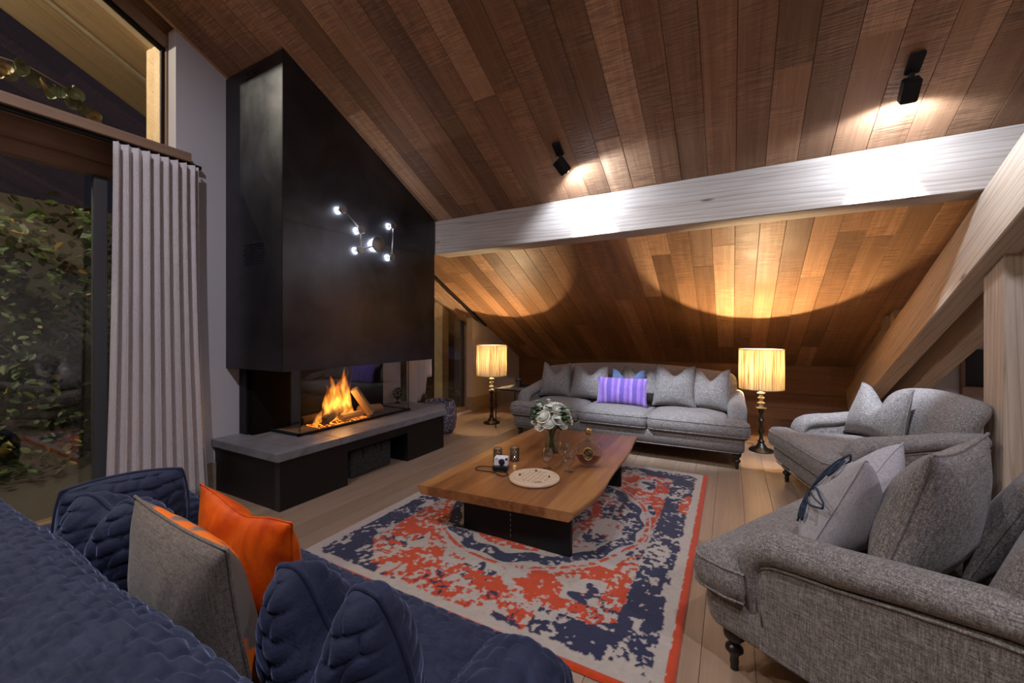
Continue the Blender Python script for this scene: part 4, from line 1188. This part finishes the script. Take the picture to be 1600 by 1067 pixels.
# ================================================================== COFFEE TABLE
TZ = .335
t = NT('walnut_slab')
g1 = t.noise(t.coords((9, .55, 9)), 1.0, 6, .62, 1.2); g2 = t.noise(t.coords((60, 2.5, 60)), 1.0, 3, .6)
sx = t.node('ShaderNodeSeparateXYZ'); t.link(t.coords(), sx.inputs[0])
edge = t.math('ADD', t.math('ABSOLUTE', t.math('ADD', sx.outputs['X'], .04)), t.math('MULTIPLY', t.noise(t.coords((1.5,1.5,1.5)), 1.0, 2), .12))
heart = t.ramp(g1, [(.3, (.095,.033,.010)), (.5, (.20,.072,.022)), (.7, (.32,.125,.042))]); sap = t.ramp(g1, [(.3, (.30,.125,.040)), (.7, (.46,.225,.082))])
col = t.mix(t.ramp(edge, [(.47, (0,0,0)), (.50, (1,1,1))]), heart, sap)
col = t.mix(.22, col, t.ramp(g2, [(.3, (.07,.025,.008)), (.7, (.38,.17,.06))]))
t.base(col).set(Roughness=.33); t.bump(g2, .06, .003); M['walnut'] = t.m
ct = thing('coffee_table', 'low walnut slab coffee table with live edges and black steel legs', 'coffee table', (-1.37, 3.19, 0))
def edge_x(s, side):
    base = -1.945+.015*math.sin(s*5+1) if side < 0 else -.80+.028*math.sin(s*4.2+.6)+.012*math.sin(s*11)
    if side > 0: base += -.035*max(0, .25-s)/.25
    return base+1.37
N = 30
def top_pt(s, side, inset):
    x = edge_x(s, side)-side*inset
    ya = 2.17+.10*(x+.575)/1.15 ; yb = 4.14+.12*(x+.575)/1.15
    return x, ya+(yb-ya)*s-3.19
mb = MB(); rings = []
prof = [(.030, TZ-.062), (.012, TZ-.045), (.002, TZ-.022), (0, TZ-.008), (.006, TZ)]
for i in range(N+1):
    s = i/N; row = []
    for ins, z in prof: row.append((*top_pt(s, -1, ins), z))
    for ins, z in prof[::-1]: row.append((*top_pt(s, 1, ins), z))
    rings.append(row)
m_ = len(rings[0]); vs = [p for r_ in rings for p in r_]
fs = [(i*m_+k, i*m_+(k+1) % m_, (i+1)*m_+(k+1) % m_, (i+1)*m_+k) for i in range(N) for k in range(m_)]
fs += [tuple(range(m_))[::-1], tuple(N*m_+k for k in range(m_))]
tt = mb.add(vs, fs).build('table_top', M['walnut'], ct)
smooth_by_angle(tt, 35)
for yy in (2.375, 3.665):
    lg = MB().box(-.40, .40, -.02, .02, 0, TZ-.06).build('leg_panel', M['matte'], ct, bevel=.003, loc=(-1.27+1.37, yy-3.19, .0135))
    if yy < 3:
        for k in range(7): MB().box(-.003, .003, -.0012, .0012, 0, .018).build('stitch', m_plain('steel_weld', (.25,.24,.23), .4, .6), lg, loc=(-.02+.0, -.0205, .03+.034*k))
TZ += .0
# ---- things on the table
def lathe_thing(name, label, cat, prof, mat, loc, seg=32, group=None, part='body'):
    root = thing(name, label, cat, loc, 0, group)
    o = MB().lathe(prof, seg).build(part, mat, root); smooth_by_angle(o, 50)
    return root
# vase with roses
vz = (-1.405, 3.33, TZ)
vs_ = lathe_thing('glass_vase', 'clear glass vase of flower stems on the coffee table', 'vase', [(0,0), (.058,0), (.06,.006), (.063,.10), (.075,.19), (.0735,.19), (.061,.10), (.057,.012), (0,.012)], M['vaseglass'], vz)
MB().lathe([(0,.013), (.0565,.013), (.0595,.09), (0,.09)], 28).build('water', m_glass('vase_water', (.86,.92,.86), 1.33, .6), vs_, smooth=True)
bq = thing('flower_bouquet', 'round bouquet of white roses with dark green leaves', 'bouquet', (vz[0], vz[1], TZ+.016)); bq.scale = (1.22, 1.22, 1.12)
stem_m = m_plain('flower_stem', (.07,.14,.035), .5); rose_m = m_plain('white_petals', (.80,.79,.70), .6); bqleaf = [m_plain('rose_leaf', (.035,.085,.025), .45), m_plain('rose_leaf_light', (.10,.17,.05), .45)]
rose_m.node_tree.nodes['Principled BSDF'].inputs['Subsurface Weight'].default_value = .1
def rose_mesh(seed):
    rr = random.Random(seed); mb = MB()
    for ring, (n, rad, hgt, tilt) in enumerate(((3, .010, .034, .1), (4, .018, .036, .25), (5, .026, .034, .5), (6, .034, .028, .85))):
        for k in range(n):
            a0 = 2*PI*k/n+ring*.6+rr.uniform(-.2, .2); wd = 2*PI/n*.68
            def fn(u, v, a0=a0, wd=wd, rad=rad, hgt=hgt, tilt=tilt):
                a = a0+(u-.5)*2*wd; r = rad*(.45+.55*v**.6)+tilt*.010*v*v+.003*math.sin(u*PI)
                return (r*math.cos(a), r*math.sin(a), hgt*v*(1-.25*abs(2*u-1)**2)-.004*tilt*v**4*2)
            mb.grid(fn, 6, 5)
    mb.lathe([(0, -.006), (.018, -.002), (.026, .008), (.026, .018), (.018, .029), (.008, .035), (0, .036)], 12)
    return mb.mesh('rose', True)
roses = [rose_mesh(i) for i in range(3)]
for r_ in roses: r_.materials.append(rose_m)
leafm = MB().grid(lambda u, v: ((u-.5)*.045*math.sin(PI*min(1, v*.95+.04))**.8, v*.075, .008*abs(u-.5)*2-.02*v*v), 5, 7).mesh('leaf', True)
leafv = []
for m2 in bqleaf:
    q = leafm.copy(); q.materials.clear(); q.materials.append(m2); leafv.append(q)
rb = random.Random(12); cz = .26
dirs = []
for k in range(30):
    ph = (k+.5)/30; el = math.asin(1-1.35*ph); az = k*2.39996
    dirs.append((az, el))
for k, (az, el) in enumerate(dirs):
    R0 = .125 if k > 4 else .13
    p = Vector((math.cos(el)*math.cos(az)*R0, math.cos(el)*math.sin(az)*R0, cz+math.sin(el)*R0*.82))
    dv = (p-Vector((0,0,cz-.06))).normalized()
    if k % 3 != 1 or el < .2:
        o = link('rose', roses[k % 3], None, bq, p-dv*.02); o.rotation_mode = 'QUATERNION'; o.rotation_quaternion = dv.to_track_quat('Z', 'Y')
        s = rb.uniform(1.0, 1.3); o.scale = (s, s, s)
    else:
        for q in range(3):
            pp = p+Vector((rb.uniform(-.025,.025), rb.uniform(-.025,.025), rb.uniform(.0,.04)))
            o = link('small_blossom', roses[q], None, bq, pp); o.scale = (.38,.38,.38); o.rotation_euler = (rb.uniform(-.6,.6), rb.uniform(-.6,.6), 0)
    if k % 2 == 0: MB().tube([(math.cos(az+2)*.025, math.sin(az+2)*.025, .0), (math.cos(az)*.02, math.sin(az)*.02, .15), p-dv*.025], .0026, 5).build('stem', stem_m, bq, smooth=True)
for k in range(70):
    az = rb.uniform(0, 6.283); el = rb.uniform(-.65, 1.2); R0 = rb.uniform(.085, .13)
    p = Vector((math.cos(el)*math.cos(az)*R0, math.cos(el)*math.sin(az)*R0, cz+math.sin(el)*R0*.8))
    o = link('leaf', leafv[rb.random() < .3], None, bq, p); o.rotation_euler = (rb.uniform(-.5,.9), rb.uniform(-.5,.5), az-PI/2+rb.uniform(-.7,.7))
# brandy glasses
bp_ = [(0,0), (.032,0), (.033,.003), (.008,.007), (.0045,.016), (.0045,.034), (.012,.045), (.032,.060), (.043,.080), (.0465,.100), (.044,.122), (.036,.145), (.029,.165), (.0282,.165), (.035,.145), (.043,.122), (.0455,.100), (.042,.081), (.031,.062), (.010,.048), (0,.046)]
for lb, x_, y_ in (('balloon brandy glass nearest the white camera on the coffee table', -1.262, 2.905), ('balloon brandy glass standing directly in front of the vase', -1.215, 3.13), ('balloon brandy glass beside the cut-glass decanter', -1.095, 2.925)):
    lathe_thing('brandy_glass', lb, 'glass', bp_, M['clear'], (x_, y_, TZ), 36, 'brandy glasses on the coffee table')
# decanter
dc = thing('cognac_decanter', 'round ribbed glass decanter of red-brown cognac with oval medallion', 'decanter', (-.995, 3.10, TZ), R(16)); dc.scale = (1.28,)*3
def disc_body(R0, th, nrib, amp, ns=72, nt=13, cut=None):
    mb = MB(); vs = []; fs = []
    for j in range(nt):
        f = -1+2*j/(nt-1); y = th*math.sin(f*PI/2); rr = R0*(math.cos(f*PI/2)**.35 if abs(f) < 1 else 0.0)
        for i in range(ns):
            a = 2*PI*i/ns; r = rr*(1+amp*math.cos(nrib*a)); z = .088+r*math.sin(a)*.98
            if cut is not None: z = min(z, cut)
            vs.append((r*math.cos(a), y*(1+.5*amp*math.cos(nrib*a)), max(z, .006 if cut is None else .012)))
    for j in range(nt-1):
        for i in range(ns): fs.append((j*ns+i, j*ns+(i+1) % ns, (j+1)*ns+(i+1) % ns, (j+1)*ns+i))
    return mb.add(vs, fs)
disc_body(.082, .034, 24, .04).build('bottle', M['clear'], dc, smooth=True)
t = NT('cognac'); t.base((.13,.006,.005)).set(Roughness=.08, IOR=1.36); t.b.inputs['Transmission Weight'].default_value = .25; M['cognac'] = t.m
disc_body(.075, .028, 24, .02, cut=.066).build('cognac', M['cognac'], dc, smooth=True)
MB().lathe([(.017,.160), (.0155,.175), (.0145,.205), (.018,.21), (.018,.216), (.0135,.216), (.012,.17), (.013,.160)], 24).build('neck', M['clear'], dc, smooth=True)
o = MB().lathe([(0,.216), (.02,.216), (.0235,.222), (.0235,.232), (.018,.238), (.012,.242), (0,.243)], 24).build('stopper', M['gold'], dc); smooth_by_angle(o, 40)
MB().lathe([(.0185,.196), (.0195,.2), (.0185,.204)], 24).build('neck_band', M['gold'], dc)
MB().tube([(.029*math.cos(a*PI/16), -.036, .092+.037*math.sin(a*PI/16)) for a in range(32)], .0035, 8, True).build('medallion_rim', M['gold'], dc, smooth=True)
tm = NT('medallion_print'); nn = tm.noise(tm.coords(), 60, 3); tm.base(tm.ramp(nn, [(.42, (.05,.045,.03)), (.6, (.32,.25,.12))])).set(Roughness=.35, Metallic=.5)
mb = MB(); mb.lathe([(0, 0), (.028, 0), (.028, .003), (0, .004)], 28); mb.v = [(x, -z-.034, y*1.28+.092) for x, y, z in mb.v]; mb.build('medallion', tm.m, dc)
# perforated candle holders
def candle_holder(label, x, y):
    root = thing('candle_holder', label, 'candle holder', (x, y, TZ), 0, 'perforated candle holders on the coffee table')
    ns, nz, r, h = 44, 15, .038, .112; vs = []; fs = []
    for k, rr in ((0, r), (1, r-.0025)):
        for j in range(nz+1):
            for i in range(ns): a = 2*PI*(i+.5*0)/ns; vs.append((rr*math.cos(a), rr*math.sin(a), h*j/nz))
    off = ns*(nz+1); open_ = set()
    for j in range(1, nz-1):
        for i in range(ns):
            if j % 2 == 1 and (i+(2 if (j//2) % 2 else 0)) % 4 == 0: open_.add((i, j))
    for j in range(nz):
        for i in range(ns):
            if (i, j) in open_: continue
            q = (j*ns+i, j*ns+(i+1) % ns, (j+1)*ns+(i+1) % ns, (j+1)*ns+i)
            fs.append(q); fs.append(tuple(p+off for p in q[::-1]))
    for i in range(ns): fs.append((nz*ns+i, nz*ns+(i+1) % ns, off+nz*ns+(i+1) % ns, off+nz*ns+i))
    MB().add(vs, fs).build('pierced_cylinder', m_plain('pewter', (.06,.05,.05), .45, .3), root)
    MB().lathe([(0, 0), (.036, 0), (.036, .003), (0, .003)], 24).build('base', m_plain('pewter_base', (.16,.135,.13), .4, .8), root)
    MB().lathe([(0, .003), (.02, .003), (.02, .02), (.0, .022)], 20).build('tea_light', m_plain('candle_wax', (.85,.8,.7), .5), root)
    MB().lathe([(0, .024), (.004, .028), (.0045, .034), (.002, .044), (0, .050)], 10).build('flame', m_emit('candle_flame', (1,.62,.25), 25), root, smooth=True)
    l = bpy.data.lights.new('candle_light', 'POINT'); l.energy = .10; l.color = (1,.62,.28); l.shadow_soft_size = .008
    lo = bpy.data.objects.new('candle_light', l); COL.objects.link(lo); lo.parent = root; lo.location = (0, 0, .058)
candle_holder('pierced pewter candle holder standing right behind the white camera', -1.69, 2.87)
candle_holder('pierced pewter candle holder standing clear of the white camera', -1.585, 2.965)
# instant camera
cmx = thing('instant_camera', 'white and black instant camera lying strap-out on the coffee table', 'camera', (-1.572, 2.72, TZ), R(20))
wp = m_plain('white_plastic', (.68,.67,.70), .35); bk = m_plain('black_plastic', (.012,.012,.014), .35)
MB().box(-.055, .055, -.055, .055, .0, .032).build('base', bk, cmx, bevel=.006)
MB().prism_x([(-.030, .032), (.050, .032), (.050, .098), (-.008, .098), (-.02, .085)], -.053, .053).build('body', wp, cmx, bevel=.006)
MB().prism_x([(-.054, .032), (-.030, .032), (-.028, .042), (-.052, .036)], -.05, .05).build('film_door', bk, cmx, bevel=.001)
def front_disc(nm, x, z, r, d, mat):
    o = MB().lathe([(0, 0), (r, 0), (r, d*.8), (r*.85, d), (0, d)], 24).build(nm, mat, cmx, loc=(x, -.018, z), rot=(R(90)-.14, 0, 0)); smooth_by_angle(o, 40); return o
front_disc('lens_ring', .008, .066, .024, .014, bk); front_disc('lens', .008, .066, .012, .0165, m_plain('lens_glass', (.03,.03,.05), .08))
MB().box(.034, .050, -.022, -.004, .078, .094).build('viewfinder', bk, cmx, bevel=.002)
MB().box(-.046, -.026, -.022, -.006, .078, .094).build('flash', m_plain('flash_lens', (.5,.5,.5), .15), cmx, bevel=.002)
front_disc('shutter_button', -.037, .05, .006, .008, m_plain('red_button', (.5,.04,.03), .4)); 
MB().box(-.018, -.014, -.024, -.016, .044, .09).build('stripe', m_plain('rainbow_stripe', (.5,.2,.25), .5), cmx)
st_pts = [(-.053, .02, .045), (-.075, .03, .012), (-.13, .05, .005), (-.185, .035, .005), (-.20, -.02, .005), (-.15, -.055, .005), (-.08, -.065, .005), (-.03, -.09, .005), (.0, -.13, .005), (.04, -.15, .005), (.07, -.12, .006), (.05, -.075, .006), (.0, -.062, .008), (-.06, -.03, .010), (-.06, .0, .03)]
def cr(pts, n=5):
    out = []; P = [Vector(p) for p in pts]
    for i in range(len(P)-1):
        a, b, c, d_ = P[max(i-1, 0)], P[i], P[i+1], P[min(i+2, len(P)-1)]
        for k in range(n):
            q = k/n; out.append(.5*((2*b)+(c-a)*q+(2*a-5*b+4*c-d_)*q*q+(3*b-a-3*c+d_)*q**3))
    return out+[P[-1]]
MB().tube(cr(st_pts), .0048, 6, flat=.6).build('strap', bk, cmx, smooth=True)
# solitaire board
sb = thing('solitaire_board', 'round pale wooden solitaire board on the coffee table', 'board game', (-1.255, 2.652, TZ))
hs = .034
def dimple_top(mb):
    mb.f.pop()                                   # open the flat lid of the lathe, then fit a dished top
    pts = [(a*hs, b*hs) for a in range(-3, 4) for b in range(-3, 4) if abs(a)+abs(b) <= 4]
    def fn(u, v):
        a = 2*PI*u; r = .146*(1-v); x, y = r*math.cos(a), r*math.sin(a)
        d_ = min(math.hypot(x-p, y-q) for p, q in pts)
        return (x, y, .023-(.015*(1-(d_/.0098)**6) if d_ < .0098 else 0))
    mb.grid(fn, 192, 112, wrap_u=True)
bd = MB().lathe([(0,0), (.172,0), (.182,.006), (.184,.014), (.180,.021), (.172,.024), (.163,.024), (.158,.018), (.150,.018), (.146,.023)], 192); dimple_top(bd); o = bd.build('board', m_wood('beech_board', (.50,.34,.215), (.60,.43,.285), (.66,.5,.35), 'X', 14, rough=.5), sb); smooth_by_angle(o, 30)
for a, b in ((-1.0,3.0), (3.0,1.0), (-3.0,-1.0)):
    MB().lathe([(0,.023), (.006,.023), (.007,.032), (.004,.037), (0,.038)], 12, (a*hs, b*hs, 0)).build('peg', m_plain('dark_peg', (.10,.09,.085), .4), sb, smooth=True)
MB().box(-.028, .028, -.005, .005, .0236, .0243).build('maker_plate', m_plain('branded_mark', (.06,.04,.03), .6), sb, loc=(.072, -.092, 0), rot=(0, 0, R(35)))

# ================================================================== SIDE TABLE
sd = thing('side_table', 'small side table with twisted black legs left of the sofa', 'side table', (-2.83, 5.38, 0))
stt = NT('mottled_top'); nn = stt.noise(stt.coords(), 14, 5, .7); stt.base(stt.ramp(nn, [(.35, (.05,.045,.045)), (.65, (.42,.40,.38))])).set(Roughness=.25, Metallic=.3)
tp = MB().box(-.215, .215, -.31, .31, .575, .585).build('top', stt.m, sd)
MB().tube([(-.215,-.31,.578), (.215,-.31,.578), (.215,.31,.578), (-.215,.31,.578)], .010, 6, True).build('top_rim', M['bronze'], sd)
for sx_ in (-1, 1):
    for sy_ in (-1, 1):
        MB().lathe([(.004, 0), (.008, .012)]+[(.0085+.0035*math.sin(k*1.9), .012+.0115*k) for k in range(49)], 10).build('leg', M['bronze'], sd, smooth=True, loc=(sx_*.20, sy_*.295, 0))
tray = tag(MB().lathe([(0,0), (.10,0), (.115,.008), (.113,.011), (.098,.004), (0,.004)], 32).build('dark_dish', M['matte'], None, smooth=True, loc=(-2.74, 5.56, .585)), 'shallow black dish on the side table', 'dish')
for lb, x_, y_ in (('mercury glass tea light holder on the side table nearer the lamp', -2.875, 5.49), ('mercury glass tea light holder on the side table nearer the sofa back', -2.80, 5.37)):
    c_ = lathe_thing('tea_light_holder', lb, 'candle holder', [(0,0), (.036,0), (.04,.004), (.036,.03), (.043,.07), (.047,.115), (.0455,.115), (.041,.07), (.034,.032), (0,.012)], m_plain('mercury_glass', (.16,.15,.155), .12, .9), (x_, y_, .585), 28, 'tea light holders on the side table')
    MB().lathe([(0,.035), (.03,.035), (.03,.055), (0,.06)], 16).build('candle', m_plain('tea_wax', (.8,.75,.65), .5), c_)
    MB().lathe([(0,.062), (.004,.068), (.0045,.074), (0,.092)], 8).build('flame', m_emit('tea_flame', (1,.65,.3), 70), c_)

# ================================================================== NAVY QUILTED SOFA
def arr_mesh(name, P, wrap_v=False, mat=None, parent=None, caps=True):
    """P (nu, nv, 3) grid -> smooth object; v may wrap; ends capped"""
    nu, nv, _ = P.shape; V = P.reshape(-1, 3)
    I = np.arange(nu*nv).reshape(nu, nv)
    J = np.concatenate([I, I[:, :1]], 1) if wrap_v else I
    F = np.stack([J[:-1,:-1], J[1:,:-1], J[1:,1:], J[:-1,1:]], -1).reshape(-1, 4).tolist()
    if caps and wrap_v: F += [I[0].tolist(), I[-1].tolist()[::-1]]
    mb = MB(); mb.v = [tuple(p) for p in V.tolist()]; mb.f = [tuple(f) for f in F]
    return mb.build(name, mat, parent, smooth=True)
def quilted_sweep(name, prof, axis, a0, a1, mat, parent, step=.008, amp=.012, end_r=.06, lu=.066, lv=.036, fibre=0.):
    """closed profile in the plane across `axis`, swept from a0 to a1 with rounded ends and quilted relief"""
    pr = [Vector((p[0], p[1], 0)) for p in prof]; pr = cr([tuple(p) for p in pr+[pr[0]]], 8)[:-1]
    pts = np.array([(p.x, p.y) for p in pr]); seg = np.hypot(*(np.roll(pts, -1, 0)-pts).T); S = np.concatenate([[0], np.cumsum(seg)]); per = S[-1]
    nv = int(per/step); ss = np.linspace(0, per, nv, endpoint=False); cl = np.vstack([pts, pts[:1]])
    px = np.interp(ss, S, cl[:, 0]); pz = np.interp(ss, S, cl[:, 1])
    tx = np.roll(px, -1)-np.roll(px, 1); tz = np.roll(pz, -1)-np.roll(pz, 1); ln = np.hypot(tx, tz); nx_, nz_ = tz/ln, -tx/ln
    cen = np.array([px.mean(), pz.mean()])
    if np.mean(nx_*(px-cen[0])+nz_*(pz-cen[1])) < 0: nx_, nz_ = -nx_, -nz_
    nu = int((a1-a0)/step); uu = np.linspace(a0, a1, nu)
    U, Sg = np.meshgrid(uu, ss, indexing='ij')
    dend = np.minimum(U-a0, a1-U); inset = end_r*(1-np.sqrt(np.clip(1-(1-np.clip(dend/end_r, 0, 1))**2, 0, 1)))
    q = quilt(U, Sg, lu, lv)
    soft = .02*(fbm(U*3, Sg*3, 5, 2)-.5)
    D_ = amp*q - inset + soft
    X = px[None]+nx_[None]*D_; Z = pz[None]+nz_[None]*D_
    P = np.stack([U, X, Z], -1) if axis == 'x' else np.stack([X, U, Z], -1)
    return arr_mesh(name, P, True, mat, parent)
ns = thing('navy_sofa', 'navy quilted velvet sofa seen from behind its rounded back', 'sofa', (0, 0, 0))
# seat block, backrest and two low arms
quilted_sweep('seat', [(.30,.10), (.75,.10), (1.10,.10), (1.145,.14), (1.16,.25), (1.155,.37), (1.12,.425), (1.05,.44), (.75,.445), (.32,.445), (.30,.3)], 'x', -2.46, -.40, M['navy'], ns)
quilted_sweep('backrest', [(.10,.10), (.38,.10), (.42,.25), (.425,.45), (.425,.62), (.415,.74), (.375,.80), (.30,.825), (.22,.82), (.13,.78), (.07,.68), (.05,.5), (.06,.25)], 'x', -2.50, -.38, M['navy'], ns, step=.0075, amp=.015, lu=.07, lv=.029)
quilted_sweep('arm', [(-2.50,.10), (-2.28,.10), (-2.26,.3), (-2.245,.50), (-2.27,.59), (-2.36,.625), (-2.46,.60), (-2.51,.52), (-2.52,.3)], 'y', .12, 1.02, M['navy'], ns)
quilted_sweep('arm', [(-.62,.10), (-.40,.10), (-.38,.3), (-.375,.46), (-.40,.535), (-.49,.565), (-.58,.54), (-.63,.48), (-.64,.3)], 'y', .12, 1.03, M['navy'], ns, lu=.06, lv=.06)
for x_ in (-2.38, -.52):
    for y_ in (.2, 1.0): MB().lathe([(0,.11), (.03,.11), (.022,.0), (0,0)], 16).build('foot', M['darkwood'], ns, loc=(x_, y_, 0))
qd = lambda x, z: .015*float(quilt(x, z, .072, .044))
NG = 'quilted cushions on the navy sofa'
def npillow(label, x, y, z, w, h, t, rz, lean, chop, seed, roll=0):
    return make_pillow('quilted_cushion', label, M['navy'], w, h, t, (x, y, z), rz, lean, roll, chop, seed, NG, .008, M['navy_pipe'], disp=qd, n=96, c=.03, chopw=.30, rnd=.5)
npillow('navy quilted cushion with deeply dented top near the open end of the navy sofa', -.845, .70, .45, .46, .40, .24, .10, .20, .17, 21)
npillow('navy quilted cushion leaning against the grey and orange cushion', -1.81, .615, .45, .42, .43, .25, .20, .20, .05, 22)
npillow('navy quilted cushion propped upright on the far arm of the navy sofa', -2.12, .68, .445, .40, .39, .20, 1.30, -.08, .0, 23, 0)
# orange velvet cushion and grey cushion with orange front
make_pillow('velvet_cushion', 'bright orange velvet cushion on the navy sofa', M['orange'], .62, .385, .18, (-1.44, .80, .455), R(-3), .12, 0, .03, 31, pipe=.003, c=.10)
gc = thing('linen_cushion', 'taupe linen cushion with orange patterned front on the navy sofa', 'cushion', (-1.335, .60, .455))
gc.rotation_euler = Euler((.16, 0, R(-3)), 'XYZ')
mb, border = pillow_mb(.60, .44, .20, .0, 34, .08, 33)
n_half = (34+1)**2
back = MB(); front = MB()
back.v = list(mb.v); front.v = list(mb.v)
for f in mb.f:
    yy = sum(mb.v[i][1] for i in f)/4
    (front if yy > 0 else back).f.append(f)
def strip(m):
    used = sorted(set(i for f in m.f for i in f)); mp = {a: b for b, a in enumerate(used)}
    m.v = [m.v[i] for i in used]; m.f = [tuple(mp[i] for i in f) for f in m.f]; return m
strip(back).build('back_cover', M['linen_taupe'], gc, smooth=True)
strip(front).build('front_cover', M['patch'], gc, smooth=True)
MB().tube(border, .0045, 6, True).build('piping', M['linen_taupe'], gc, smooth=True)
print('all ok')
